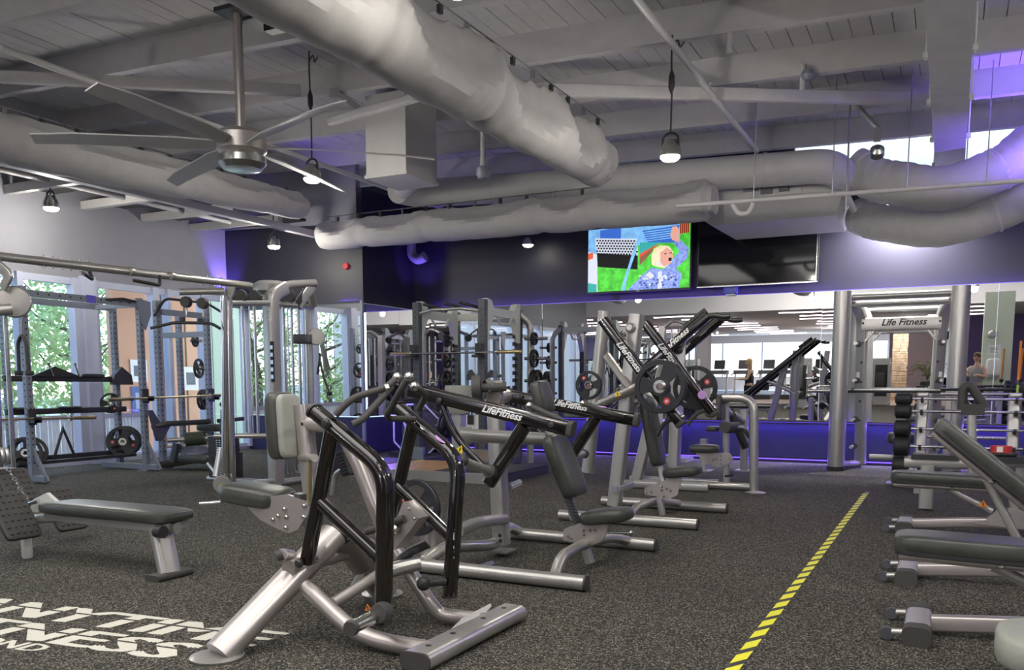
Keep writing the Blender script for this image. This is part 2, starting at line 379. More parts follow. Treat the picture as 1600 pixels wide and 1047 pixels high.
clothduct(((-9.6, 11.95, 3.72), (-2.9, 11.75, 3.66)), .235, .27, [.85, 2.15, 4.15, 5.0], .46, .85, 'cloth_duct', 'white cloth air duct with scalloped bays over the dark back wall',
   (0, (-9.5, 11.95, 4.02), (-4.6, 11.8, 4.0)))
rd = thing('round_duct', 'smooth white round metal duct with elbow, behind the scalloped cloth duct', 'air duct', (-4.5, 12.6, 4.2))
B().sweep([(-7.75, 11.5, 4.22), (-7.72, 11.95, 4.24), (-7.3, 12.1, 4.24), (-2.2, 12.1, 4.04), (-1.5, 12.1, 4.02), (-1.38, 12.6, 3.92)], circ(.215, 24), .35).obj('duct_pipe', 'ductm', rd)
for x in (-7.25, -6.4, -4.2, -2.35): B().cyl((x, 12.1, 4.24-.039*(x+7.3)), (x+.04, 12.1, 4.24-.039*(x+7.3)), .222, 24).obj('band', 'ductm', rd)
vd = thing('box_duct', 'white rectangular sheet metal duct dropping from the ceiling left of centre', 'air duct', (-6.65, 10, 3.9))
B().poly([(-7.992, 11.000, 4.327), (-7.304, 11.000, 4.310), (-7.283, 11.000, 5.564), (-7.961, 11.000, 5.666)], (0, 0, 0)).obj('front_sheet', 'ductm', vd) if 0 else None
B().bb(-6.97, -6.35, 9.6, 10.35, 3.93, 4.94).obj('duct_body', 'ductm', vd)
B().bb(-6.99, -6.33, 9.58, 10.37, 3.90, 3.94).obj('flange', 'ductm', vd)
B().sweep([(-6.8, 10.36, 4.12), (-7.1, 10.9, 4.16), (-7.6, 11.4, 4.2)], circ(.15, 18), .3).obj('elbow', 'ductm', vd)
ac = thing('air_handler', 'grey boxed air handling unit with sloped hood above the televisions', 'air handler', (-2.2, 13, 3.4))
b = B(); b.add([(-3.590, 12.350, 3.779), (-1.368, 12.350, 3.755), (-1.463, 12.600, 3.480), (-3.151, 12.600, 3.473), (-3.3, 13.6, 3.75), (-1.3, 13.6, 3.75), (-1.45, 13.5, 3.4), (-3.0, 13.5, 3.4)],
   [(0, 1, 2, 3), (4, 7, 6, 5), (0, 4, 5, 1), (3, 2, 6, 7), (0, 3, 7, 4), (1, 5, 6, 2)]); b.obj('hood', 'ductm', ac)
B().bb(-3.3, -1.5, 12.38, 13.6, 3.72, 4.2).obj('cabinet', 'ductm', ac)
B().bb(-3.1, -1.9, 12.35, 12.38, 3.76, 4.02).obj('access_panel', 'ductm', ac)
B().bb(-2.42, -2.27, 12.29, 12.35, 3.79, 4.0).obj('switch_box', 'greyf', ac)
B().bb(-2.18, -2.05, 12.29, 12.35, 3.80, 3.95).obj('switch_box', 'greyf', ac)
B().bb(-2.66, -2.46, 12.32, 12.35, 3.84, 3.97).obj('data_label', 'rack', ac)
for s in (((-1.364, 12.300, 3.777), (-1.238, 12.500, 3.493)),): B().sweep([s[0], s[1]], rr(.06, .06)).obj('hood_edge', 'ductm', ac)
def flexduct(pts, r, lab):
    p = [Vector(a) for a in pts]; q = fillet(p, 1.2, 14); out = []
    for i in range(len(q)-1):
        k = max(1, int((q[i+1]-q[i]).length/.045))
        for j in range(k): out.append(q[i].lerp(q[i+1], j/k))
    out.append(q[-1]); v = []; n = 26; f = []
    for i, a in enumerate(out):
        t = (out[min(i+1, len(out)-1)]-out[max(i-1, 0)]).normalized(); s = t.cross(Vector((0, 0, 1))).normalized(); u = s.cross(t)
        for k in range(n):
            th = 2*PI*k/n; rr_ = r*(1+.018*math.sin(i*1.3+2*math.sin(th*2))+.03*math.sin(i*.31+th)+.01*random.uniform(-1, 1))
            v.append(a+(s*math.cos(th)+u*math.sin(th))*rr_)
    for i in range(len(out)-1):
        for k in range(n): f.append((i*n+k, i*n+(k+1) % n, (i+1)*n+(k+1) % n, (i+1)*n+k))
    f += [tuple(range(n))[::-1], tuple((len(out)-1)*n+k for k in range(n))]
    t_ = thing('flexible_duct', lab, 'air duct', p[1]); B().add(v, f).obj('duct_sleeve', 'duct', t_, 70)
    for i in (2, len(out)//2, len(out)-3):
        a, c = out[i], out[min(i+1, len(out)-1)]; B().cyl(a, a+(c-a).normalized()*.03, r*1.04, 20).obj('strap', 'ductm', t_)
flexduct([(-1.28, 12.6, 4.05), (-.95, 12.5, 3.85), (-.2, 12.4, 3.62), (.45, 12.5, 3.85), (.75, 12.6, 4.15), (1.9, 12.6, 4.25)], .27, 'upper wrinkled flexible duct looping right of the air handling unit')
flexduct([(-1.25, 13.2, 3.55), (-1.0, 13.0, 3.42), (-.3, 12.9, 3.22), (.5, 12.9, 3.4), (1.1, 12.9, 3.75), (2.2, 12.9, 3.9)], .24, 'lower wrinkled flexible duct sagging under the upper one')
# pipes and rods
one('sprinkler_pipe', B().tube([(-8.353, 5.602, 4.450), (-8.512, 14.030, 4.450)], .035).tube([(-8.512, 14.030, 4.450), (-7.853, 12.944, 4.200)], .02), 'ductm', 'thin white pipe crossing the left ceiling behind the fan rod', 'pipe')
one('sprinkler_pipe', B().tube([(-2.481, 6.991, 4.400), (-2.525, 12.463, 4.400)], .035).tube([(-2.431, 9.512, 4.400), (-2.583, 10.110, 4.600)], .012), 'ductm', 'thin white pipe running diagonally beside the hanging pendant lamp', 'pipe')
ph = thing('horizontal_pipe', 'long thin white conduit running in front of the air handling unit', 'pipe', (-1, 11.1, 3.45))
B().tube([(-3.179, 10.911, 3.450), (0.616, 11.289, 3.450), (2.2, 11.5, 3.45)], .028).obj('conduit', 'ductm', ph)
for px, a in (((-2.25, 11.02), 0), ((-1.35, 11.06), 0), ((-.55, 11.12), 0), ((.25, 11.2), 0)): B().cyl((px[0], px[1], 3.45), (px[0], px[1], 4.75), .007, 6).obj('rod', 'steel', ph)
B().tube([(-2.5, 11.0, 3.42), (-2.42, 11.0, 3.30), (-2.3, 11.0, 3.30), (-2.25, 11.0, 3.42)], .03, .05).obj('hook', 'ductm', ph)
dp = thing('vent_pipe', 'small white downpipe elbow on the dark back wall', 'pipe', (-9.0, 13.9, 3.6))
B().tube([(-9.1, 13.9, 4.1), (-9.1, 13.9, 3.62), (-8.95, 13.9, 3.52), (-8.8, 13.9, 3.58)], .09, .12, 16).obj('pipe', 'wallg', dp)
for i, (a, s) in enumerate((((-1.03, 12.2), 4.0), ((-.72, 12.6), 4.1))):
    pass
st = thing('strut_hanger', 'slanted slotted steel strut hanging from the rafters at the right', 'bracket', (-.9, 12.2, 4.2))
B().sweep([(-1.25, 11.9, 4.72), (-.95, 11.9, 4.36)], rr(.05, .05)).obj('strut', 'steel', st); B().bb(-.99, -.91, 11.87, 11.93, 4.2, 4.36).obj('clamp', 'steel', st); B().cyl((-1.28, 11.9, 4.75), (-1.28, 11.9, 3.4), .012, 6).obj('rod', 'steel', st)
for x, y, z0, l in ((-5.0, 9.9, 4.75, 'white smoke detector on a drop rod in front of the round duct'),):
    t = thing('smoke_detector', l, 'detector', (x, y, 3.8)); c = (-5.390, 9.900, 3.876)
    B().cyl((c[0], 9.9, c[2]+.06), (c[0], 9.9, 5.03), .035, 10).obj('rod', 'ductm', t)
    B().lathe([(.04, .08), (.085, .06), (.09, -.02), (.06, -.07), (.03, -.08)], c).obj('head', 'rack', t)
t = thing('smoke_detector', 'small white detector under the rafter at right of the pendant cord', 'detector', (-1.568, 10.348, 4.600)); B().lathe([(.06, .05), (.08, 0), (.05, -.05)], (-1.568, 10.348, 4.600)).obj('head', 'rack', t)
for k, (px, z0) in enumerate((((-2.1, 8.9), 4.3), ((-1.62, 10.35), 4.3))):
    B().cyl((px[0], px[1], 4.72), (px[0], px[1], 4.45), .03, 8).obj('pipe_stub', 'ductm', ce)
# ---------------------------------------------------------------- ceiling fan
F0 = (-6.226, 6.560, 3.441)
fan = thing('ceiling_fan', 'large ceiling fan with drum motor and long flat blades on a drop rod', 'fan', (F0[0], F0[1], F0[2]-.15))
B().cyl((F0[0], F0[1], F0[2]+.1), (F0[0], F0[1], 4.8), .045, 16).obj('rod', 'champ', fan)
B().lathe([(.08, .22), (.20, .20), (.235, .16), (.235, .02), (.20, -.01)], F0, n=32).obj('motor_housing', 'champ', fan)
B().lathe([(.20, -.01), (.225, -.04), (.225, -.10), (.18, -.15), (.12, -.16)], F0, n=32).obj('lower_drum', 'steel', fan)
b = B(); b.bb(F0[0]-.16, F0[0]+.16, F0[1]-.14, F0[1]+.2, 4.72, 4.76); b.bb(F0[0]-.06, F0[0]+.5, F0[1]+.1, F0[1]+.4, 4.70, 4.74); b.obj('mounting_bracket', 'cap', fan)
b = B(); b.box((F0[0]+.28, F0[1]+.3, 4.67), (.35, .12, .08)); b.obj('junction_box', 'cap', fan)
for k in range(6):
    a = math.radians(60*k+38); d = Vector((math.cos(a), math.sin(a), 0)); s = Vector((-d.y, d.x, 0))
    o = Vector(F0)+Vector((0, 0, .06)); v = []
    for r_, w0, w1, zz in ((.24, -.06, .06, 0), (.6, -.10, .10, .0), (1.5, -.085, .085, -.01), (1.86, -.07, .06, -.03)):
        v += [o+d*r_+s*w0+Vector((0, 0, zz-.02)), o+d*r_+s*w1+Vector((0, 0, zz+.03)), o+d*r_+s*w1+Vector((0, 0, zz+.042)), o+d*r_+s*w0+Vector((0, 0, zz-.008))]
    f = [(i*4+j, i*4+(j+1) % 4, i*4+4+(j+1) % 4, i*4+4+j) for i in range(3) for j in range(4)]+[(3, 2, 1, 0), (12, 13, 14, 15)]
    B().add(v, f).obj('blade', 'ductm', fan)
# ---------------------------------------------------------------- pendant lamps
lamps = [((-10.986, 7.950, 3.597), 'pendant lamp hanging before the grey wall at far left', 3.93), ((-6.719, 8.200, 3.587), 'pendant lamp hanging between fan and box duct', 5.0), ((-9.916, 11.100, 3.452), 'pendant lamp hanging before the dark pier wall', 3.76),
   ((-2.581, 8.600, 3.457), 'bright pendant lamp on a long cord in front of the cloth duct', 4.6), ((-3.022, 5.200, 3.798), 'pendant lamp glowing at the top edge right of the big cloth duct', 4.75)]
for i, (p, l, zt) in enumerate(lamps):
    p = Vector(p); t = thing('pendant_lamp', l, 'lamp', p, None)
    B().lathe([(.06, .16), (.075, .12), (.10, .08), (.105, .0), (.098, .0), (.09, .03)], p, n=24).obj('shade', 'steel', t)
    B().lathe([(.0, .02), (.095, .012), (.095, -.012), (.07, -.035), (.0, -.045)], p, n=24).obj('lens', 'bulb', t)
    B().tube([p+Vector((-.085, 0, .05)), p+Vector((-.075, 0, .2)), p+Vector((0, 0, .235)), p+Vector((.075, 0, .2)), p+Vector((.085, 0, .05))], .012, .05, 8).obj('yoke', 'cap', t)
    B().tube([p+Vector((0, 0, .23)), p+Vector((.006, 0, .6)), p+Vector((-.006, 0, zt-p.z-.2)), p+Vector((0, 0, max(.3, zt-p.z)))], .009, .1, 6).obj('cord', 'cap', t)
    if zt-p.z > .7: B().lathe([(.01, -.11), (.03, -.05), (.03, .05), (.01, .11)], p+Vector((0, 0, (zt-p.z)*.62)), n=10).obj('cord_grip', 'cap', t)
    if zt-p.z > .7: B().tube([p+Vector((0, 0, zt-p.z-.1)), p+Vector((.06, 0, zt-p.z-.04)), p+Vector((.07, 0, zt-p.z-.14)), p+Vector((.12, 0, zt-p.z-.08))], .008, .04, 6).obj('hook', 'cap', t)
    l_ = D.lights.new('lamp_light', 'POINT'); l_.energy = 55 if i != 4 else 22; l_.color = (1, .95, .85); l_.shadow_soft_size = .09
    o = D.objects.new('lamp_light', l_); C.objects.link(o); o.location = p+Vector((0, 0, -.06))
for px, y in (((825, 383), 13.7),):
    p = Vector((-6.589, 13.700, 3.602)); t = thing('wall_lamp', 'round lamp glowing against the dark back wall under the duct', 'lamp', p)
    B().lathe([(.05, .12), (.10, .05), (.10, 0)], p).obj('shade', 'steel', t); B().lathe([(0, .01), (.095, 0), (.06, -.03), (0, -.04)], p).obj('lens', 'bulb', t)
    B().cyl(p+Vector((0, 0, .1)), p+Vector((0, 0, .55)), .012, 8).obj('stem', 'cap', t)
t = thing('track_spot', 'hidden lamp above the second television lighting the wall', 'lamp', (-1.2, 11.4, 3.7))
B().lathe([(.04, .12), (.08, .08), (.085, 0)], (-.9, 11.3, 3.9), (.1, -.8, .5)).obj('shade', 'steel', t)
spot((-.75, 13.7, 3.85), (-.75, 14.15, 3.1), 650, (1, .98, .95), 150, .15)
# ================================================================ plate, bar and bolt helpers
PT = {}
def plate(loc, axis, r, label, group=None, roll=0, th=.035, emb=True):
    key = (round(r, 3), th, emb)
    if key not in PT:
        t = thing('weight_plate', label, 'weight plate', (0, 0, 0)); n = 36; b = B()
        b.lathe([(r*.80, -th/2), (r*.97, -th/2), (r, -th*.3), (r, th*.3), (r*.97, th/2), (r*.80, th/2)], (0, 0, 0), (0, 0, 1), n, True)
        b.lathe([(r*.13, -th*.45), (r*.36, -th*.45), (r*.36, th*.45), (r*.13, th*.45)], (0, 0, 0), (0, 0, 1), n, True)
        for k in range(3):
            a0 = 2*PI*k/3; p = []
            for j in range(7): a = a0-.42+.14*j; p.append((r*.82*math.cos(a), r*.82*math.sin(a), 0))
            for j in range(7): a = a0+.62-.207*j; p.append((r*.33*math.cos(a), r*.33*math.sin(a), 0))
            b.poly(p, (0, 0, th*.62))
        b.obj('disc', 'plate', t)
        B().lathe([(r*.125 if r*.125 > .026 else .026, -th*.5), (r*.2+.01, -th*.5), (r*.2+.01, th*.5), (r*.125 if r*.125 > .026 else .026, th*.5)], (0, 0, 0), (0, 0, 1), 20, True).obj('hub_ring', 'steel', t)
        if emb:
            for sg in (-1, 1):
                c = Vector((r*.6, 0, sg*th*.32)); B().lathe([(r*.13, 0), (r*.13, sg*.003)], c, n=14).obj('emblem', 'red', t)
                e = B()
                for k in range(3): e.box(c+Vector((r*.035*(k-1), 0, sg*.004)), (r*.02, r*.13, .002))
                e.obj('emblem_print', 'lett', t)
        PT[key] = t; new = t
    else: new = dup(PT[key], (0, 0, 0)); new['label'] = label; 
    if 'group' in new.keys() and not group: del new['group']
    if group: new['group'] = group
    new.location = loc
    q = Vector((0, 0, 1)).rotation_difference(Vector(axis).normalized())
    new.rotation_euler = (q.to_matrix() @ Matrix.Rotation(math.radians(roll), 3, 'Z')).to_euler()
    return new
def bolts(name, pts, ax, r, m, parent, h=.012):
    for p in pts: B().lathe([(r, 0), (r, h*.6), (r*.6, h)], p, ax, 8).obj(name, m, parent)
def tri(parent, c, s, xd, yd, name='warning_label', m='yellow'):
    R = frm(xd, yd); c = Vector(c); z = R @ Vector((0, 0, 1))
    B().poly([c+R @ Vector(q) for q in ((-s, -s*.6, 0), (s, -s*.6, 0), (0, s, 0))], z*.003).obj(name, m, parent)
    B().poly([c+z*.002+R @ Vector(q) for q in ((-s*.14, -s*.35, 0), (s*.14, -s*.35, 0), (s*.1, s*.45, 0), (-s*.1, s*.45, 0))], z*.002).obj('warning_mark', 'ink', parent)
def xz(p, q, k=1.0): return p
# ================================================================ machine one: plate loaded row in the foreground
m = thing('row_machine', 'plate loaded row machine in the foreground with two tall glossy black bent arms', 'gym machine', (-2.6, 3.42, 0))
yc, yn, yf = 3.42, 3.12, 3.70
ARM = [(-2.568, 1.096), (-2.339, .954), (-2.222, .855), (-2.213, .745), (-2.217, .155)]
for s, (y0, y1) in enumerate(((yn, yn), (3.79, 3.70))):
    Y = lambda t: y0+(y1-y0)*t
    pth = [(ARM[0][0], Y(0), ARM[0][1]), (ARM[1][0], Y(.25), ARM[1][1]), (ARM[2][0], Y(.4), ARM[2][1]), (ARM[3][0], Y(.5), ARM[3][1]), (ARM[4][0], Y(1), ARM[4][1])]
    pth = [pth[0], pth[2], pth[4]]; pth[1] = (-2.19, Y(.4), .845)
    a = B().sweep(pth, rr(.085, .064, .026, 4), .10, hint=(0, 1, 0)).obj('arm', 'gloss', m)
    B().sweep([(-2.217, Y(1), .156), (-2.217, Y(1), .145)], rr(.088, .067, .026, 4), hint=(0, 1, 0)).obj('end_cap', 'grip', a)
    B().sweep([(-2.575, Y(0), 1.10), (-2.585, Y(0), 1.106)], rr(.088, .067, .026, 4), hint=(0, 1, 0)).obj('end_cap', 'cap', a)
    B().sweep([(-2.48, Y(.1), 1.02), (-2.645, Y(.3), .39)], rr(.070, .055, .02, 4), hint=(0, 1, 0)).obj('arm_leg', 'gloss', m)
    B().sweep([(-2.565, Y(.3), .69), (-2.235, Y(.6), .455)], rr(.065, .055, .02, 4), hint=(0, 1, 0)).obj('arm_brace', 'gloss', m)
    bolts('pivot_bolt', [(-2.645, Y(.3)-.05, .40), (-2.47, Y(.1)-.047, 1.05)], (0, -1, 0), .022, 'cap', m, .02)
    text('arm_lettering', 'LifeFitness', (-2.182, Y(.9)+.02, .33), (0, .0, 1), (0, -1, 0), .066, 'lett', a, .001, .4, .0016)
    hy = -1 if s == 0 else -.0
    if s == 0:
        h = B().tube([(-2.205, 3.100, 0.212), (-2.211, 2.880, 0.197)], .030, 0, 14).obj('weight_horn', 'steel', m)
        B().lathe([(.03, -.01), (.036, 0), (.03, .02)], (-2.211, 2.880, 0.197), (.3, -1, 0)).obj('horn_tip', 'grip', h)
        B().lathe([(.045, .02), (.05, 0), (.042, -.05)], (-2.191, 3.080, 0.218), (-.1, 1, -.1), 20).obj('horn_collar', 'grip', h)
    else:
        B().tube([(-2.217, 3.66, .235), (-2.28, 3.58, .235)], .02).ball((-2.29, 3.57, .235), .036).obj('stop_bumper', 'cap', m)
    B().lathe([(.02, 0), (.02, .03)], (-2.645, Y(.3)+.03, .40), (0, 1, 0)).obj('pivot_pin', 'steel', m)
B().lathe([(.036, 0), (.036, .002)], (-2.288, 3.745, .945), (.55, 0, .83), 20).obj('sticker', 'lilac', m)
g1 = (-2.265, 3.330, 1.253); g2 = (-2.314, 3.500, 1.257); g3 = (-2.360, 3.620, 1.211)
gp = [([(-2.467, 3.130, 1.083), (-2.407, 3.170, 1.160), (-2.291, 3.280, 1.206), g1], 'grip'), ([(-2.387, 3.150, 1.043), (-2.356, 3.180, 1.063), (-2.299, 3.270, 1.171), (-2.283, 3.310, 1.215)], 'grip'),
      ([(-2.428, 3.720, 1.045), (-2.494, 3.550, 1.053), (-2.351, 3.500, 1.211), g2], 'grip'), ([(-2.417, 3.740, 1.094), (-2.341, 3.700, 1.173), g3], 'grip')]
for p, q in gp: B().tube(p, .0165, .05, 12).obj('handle', q, m)
for q, d in ((g1, (.3, 0, .4)), (g2, (.2, 0, .6)), (g3, (-.5, 0, .4))): B().ball(q, .024).obj('handle_knob', 'steel', m)
B().cyl((-2.298, 3.270, 1.203), (-2.287, 3.285, 1.206), .021, 12).obj('handle_ring', 'steel', m)
# legs and base
foot = (-2.866, 2.770, 0.02); cap_ = (-2.705, 3.400, 0.481)
fv, cv = Vector(foot), Vector(cap_)
def bigleg(f, c, nm='leg'):
    l = B().sweep([f, c], circ(.068, 24, .078)).obj(nm, 'champ', m)
    d = (c-f).normalized(); B().sweep([c-d*.005, c+d*.012], circ(.070, 24, .080)).obj('leg_cap', 'cap', l)
    B().lathe([(.115, 0), (.12, .012), (.10, .018)], (f.x-.01, f.y, 0), n=28).obj('foot_plate', 'silver', l)
bigleg(fv, cv)
bigleg(Vector((fv.x-.02, 2*yc-fv.y, .02)), Vector((cv.x, 2*yc-cv.y, cv.z)))
B().tube([(-2.74, 3.1, .36), (-2.74, 3.75, .36)], .04).obj('pivot_axle', 'champ', m)
kb = B().tube([(-2.809, 3.200, 0.397), (-2.731, 3.050, 0.437)], .028, 0, 14).obj('axle_end', 'champ', m); B().cyl((-2.731, 3.050, 0.437), (-2.748, 3.030, 0.427), .026, 14).obj('axle_cap', 'grip', kb)
B().tube([(-2.705, 3.170, 0.266), (-2.445, 3.170, 0.089), (-2.27, 3.17, .05), (-2.0, 3.17, .05)], .040, .16, 16).obj('base_tube', 'champ', m)
B().tube([(-2.594, 3.670, 0.462), (-2.316, 3.670, 0.109), (-2.27, 3.69, .05), (-2.0, 3.70, .05)], .038, .16, 16).obj('base_tube', 'champ', m)
B().tube([(-2.551, 3.190, 0.192), (-2.499, 3.420, 0.267), (-2.417, 3.640, 0.354)], .028, .08, 14).obj('cross_tube', 'champ', m)
B().tube([(-2.463, 3.500, 0.294), (-2.343, 3.620, 0.325)], .036, 0, 16).obj('storage_stub', 'silver', m)
ft = B().sweep([(-1.98, 3.02, .045), (-1.97, 3.93, .045)], rr(.15, .08, .035, 4), hint=(1, 0, 0)).obj('foot_beam', 'silver', m)
B().sweep([(-1.98, 3.015, .045), (-1.98, 3.005, .045)], rr(.152, .082, .035, 4), hint=(1, 0, 0)).obj('foot_beam_cap', 'grip', ft)
for y in (3.12, 3.33, 3.62, 3.84): B().lathe([(.014, 0), (.014, .003)], (-1.98, y, .084), n=12).obj('floor_bolt', 'cap', ft)
B().poly([(-2.030, 3.317, 0.027), (-2.050, 3.356, 0.05), (-2.060, 3.553, 0.092), (-2.040, 3.805, 0.109), (-2.030, 3.793, 0.097), (-2.030, 3.600, 0.039)], (.008, 0, .004)).obj('foot_rest_plate', 'silver', m)
# seat column
B().sweep([(-2.90, yc, 1.12), (-2.85, yc, .64)], rr(.075, .075, .015), hint=(0, 1, 0)).obj('post', 'champ', m)
B().sweep([(-2.845, yc, .70), (-2.82, yc, .33)], rr(.05, .05, .01), hint=(0, 1, 0)).obj('adjuster_post', 'greyf', m)
b = B()
for i in range(8): b.box((-2.84+.006*i*.5, yc-.027, .60-.03*i), (.012, .002, .012))
b.obj('adjuster_scale', 'lett', m)
B().sweep([(-2.882, 3.420, 1.025), (-2.674, 3.420, 1.026), (-2.562, 3.420, 0.851), (-2.389, 3.420, 0.453)], rr(.075, .075, .03, 4), .14, hint=(0, 1, 0)).obj('main_tube', 'champ', m)
B().tube([(-2.904, 3.400, 0.855), (-2.731, 3.300, 0.866)], .02).obj('lever_bracket', 'champ', m)
B().tube([(-2.792, 3.330, 0.855), (-2.799, 3.330, 0.632)], .013, 0, 12).obj('gas_spring', 'brass', m)
B().cyl((-2.877, 3.360, 0.52), (-2.872, 3.360, 0.679), .04, 6).obj('lock_collar', 'greyf', m)
sp = [(385,780), (390,795), (408,812), (432,825), (452,833), (466,828), (474,815), (484,798), (480,784), (450,772)]
B().poly([(-3.210, 3.330, 0.633), (-3.190, 3.330, 0.585), (-3.115, 3.330, 0.533), (-3.014, 3.330, 0.498), (-2.931, 3.330, 0.478), (-2.873, 3.330, 0.499), (-2.839, 3.330, 0.543), (-2.788, 3.330, 0.601), (-2.811, 3.330, 0.644), (-2.932, 3.330, 0.676)], (0, .012, 0)).obj('seat_bracket', 'champ', m)
bolts('bracket_bolt', [(-2.947, 3.320, 0.599), (-2.990, 3.320, 0.563), (-2.936, 3.320, 0.56), (-3.024, 3.320, 0.541), (-2.942, 3.320, 0.505), (-2.825, 3.320, 0.568), (-2.820, 3.320, 0.623)], (0, -1, 0), .011, 'steel', m)
c = Vector((-3.220, 3.420, 0.646)); B().pad(c, (.205, .13, .055), rotm(0, 4, 0), .5, .55).obj('seat', 'uph', m)
B().pad((-3.0, yc-.05, 1.015), (.048, .08, .17), rotm(0, -3, 0), .4, .45).obj('chest_pad', 'uph', m)
B().pad((-2.945, yc-.05, 1.015), (.022, .075, .16), rotm(0, -3, 0), .35, .35).obj('chest_pad_back', 'upht', m)
B().poly([(-2.360, 3.400, 0.465), (-2.261, 3.400, 0.673), (-2.176, 3.400, 0.602), (-2.220, 3.400, 0.544), (-2.316, 3.400, 0.44)], (0, .09, 0)).obj('lever_housing', 'champ', m)
bolts('housing_bolt', [(-2.214, 3.340, 0.647), (-2.187, 3.340, 0.603)], (0, -1, 0), .009, 'steel', m); bolts('housing_bolt', [(-2.299, 3.340, 0.544)], (0, -1, 0), .028, 'steel', m, .03)
B().tube([(-2.338, 3.340, 0.562), (-2.247, 3.340, 0.599)], .018).obj('bumper', 'grip', m); B().tube([(-2.443, 3.300, 0.524), (-2.360, 3.340, 0.555)], .018).obj('bumper', 'grip', m)
B().poly([(-2.429, 3.220, 0.184), (-2.355, 3.220, 0.232), (-2.294, 3.220, 0.199), (-2.340, 3.220, 0.081), (-2.387, 3.220, 0.106)], (0, .02, 0)).obj('stop_plate', 'cap', m)
tri(m, (-2.359, 3.200, 0.19), .02, (1, 0, .2), (-.2, 0, 1), m='orange')
B().sweep([(-2.454, 3.550, 0.311), (-2.390, 3.600, 0.383), (-2.296, 3.620, 0.427)], rr(.06, .012), .02).obj('foot_pedal', 'greyf', m)
B().sweep([(-2.826, 3.750, 0.131), (-2.703, 3.750, 0.309)], rr(.09, .05), hint=(0, 1, 0)).obj('spec_panel', 'silver', m)
B().bb(0, 0, 0, 0, 0, 0) if 0 else None
# lever under the seat
B().tube([(-3.409, 3.350, 0.602), (-3.509, 3.300, 0.595)], .009).obj('seat_lever', 'steel', m)
# ================================================================ machine two: shoulder press
def pressbase(m, y0, y1, x0, x1, xb, yc):
    for y in (y0, y1):
        r_ = B().tube([(x0, y, .05), (x1, y, .05)], .046, 0, 16).obj('floor_rail', 'silver', m)
        B().cyl((x1, y, .05), (x1+.012, y, .05), .048, 16).obj('rail_cap', 'grip', r_)
m = thing('shoulder_press', 'plate loaded shoulder press with long glossy black arms and charcoal headrest', 'gym machine', (-2.5, 5.35, 0))
pressbase(m, 4.68, 6.05, -3.2, -1.87, 0, 5.35)
B().tube([(-3.0, 4.68, .07), (-2.95, 4.85, .15), (-2.821, 5.400, 0.079), (-2.95, 5.75, .16), (-3.0, 6.05, .07)], .042, .2, 14).obj('cross_tube', 'silver', m)
B().tube([(-2.08, 4.70, .06), (-2.10, 4.85, .16), (-2.12, 5.3, .17), (-2.1, 5.75, .14), (-2.08, 6.03, .07)], .036, .15, 14).obj('cross_tube', 'silver', m)
B().sweep([(-2.811, 5.420, 0.081), (-2.865, 5.420, 1.225)], rr(.11, .10, .015), hint=(0, 1, 0)).obj('upright', 'silver', m)
B().box((-2.811, 5.420, 0.039), (.16, .16, .012)).obj('upright_base', 'silver', m)
for s, (ya, ends) in enumerate(((4.80, ((-3.160, 4.800, 1.187), (-2.033, 4.800, 0.957))), (5.92, ((-3.024, 5.920, 1.138), (-1.997, 5.920, 0.971))))):
    a = B().sweep([ends[0], ends[1]], rr(.075, .092, .022, 4), hint=(0, 1, 0)).obj('arm', 'gloss', m)
    e = Vector(ends[1]); d = (e-Vector(ends[0])).normalized()
    B().sweep([e-d*.002, e+d*.03], rr(.080, .097, .022, 4), hint=(0, 1, 0)).obj('end_cap', 'grip', a)
    k = Vector(ends[0])+d*.56 if s == 0 else Vector(ends[0])+d*.4
    n = Vector((0, -1, 0)); text('arm_lettering', 'LifeFitness', k+n*.0395-Vector((0, 0, .02)) if s == 0 else k+n*.0395, d, d.cross(Vector((0, 1, 0)))*-1 if 0 else Vector((-d.z, 0, d.x)), .066, 'lett', a, .001, .4, .0016)
    p0 = Vector((-2.328, 4.800, 0.97)); p1 = Vector((-2.580, 4.800, 0.595)); p2 = Vector((-2.916, 4.800, 1.085)); p3 = Vector((-2.822, 4.800, 0.881)); 
    off = Vector((Vector(ends[1]).x-Vector((-2.033, 4.800, 0.957)).x, ya-4.80, Vector(ends[1]).z-Vector((-2.033, 4.800, 0.957)).z))
    B().sweep([p0+off, p1+off], rr(.075, .08, .02, 4), hint=(0, 1, 0)).obj('arm_strut', 'gloss', m)
    B().sweep([p2+off, p3+off, Vector((-2.575, 4.800, 0.669))+off], rr(.05, .04, .015, 4), .15, hint=(0, 1, 0)).obj('arm_brace', 'gloss', m)
    bolts('pivot_bolt', [Vector((-2.916, 4.800, 1.118))+off+Vector((0, -.04, 0)), Vector((-2.130, 4.800, 0.978))+off+Vector((0, -.04, 0))], (0, -1, 0), .02, 'cap', m, .015)
    h0 = Vector((-2.542, 4.780, 0.672))+off; h1 = Vector((-2.569, 4.450, 0.77))+off
    if s: h1 = h0+Vector((0, .33, 0))
    h = B().tube([h0, h1], .026, 0, 14).obj('weight_horn', 'silver', m); B().ball(h1, .036).obj('horn_tip', 'grip', h)
    hd = (h1-h0).normalized(); B().cyl(h0, h0+hd*.05, .045, 18).obj('horn_collar', 'grip', h)
    h0 = e-d*.06+Vector((0, 0, .04)); sg = 1 if s == 0 else -1
    B().tube([e-d*.08, e-d*.1+Vector((0, .14*sg if s == 0 else -.14, .02)), e-d*.33+Vector((0, .15*sg if s == 0 else -.16, .06))], .019, .05).obj('handle', 'grip', m)
    B().ball(e-d*.34+Vector((0, .15*sg if s == 0 else -.16, .062)), .026).obj('handle_knob', 'steel', m)
B().lathe([(.045, 0), (.045, .002)], e-d*.27+Vector((-d.z, 0, d.x))*.047, (-d.z, 0, d.x), 20).obj('sticker', 'lilac', m)
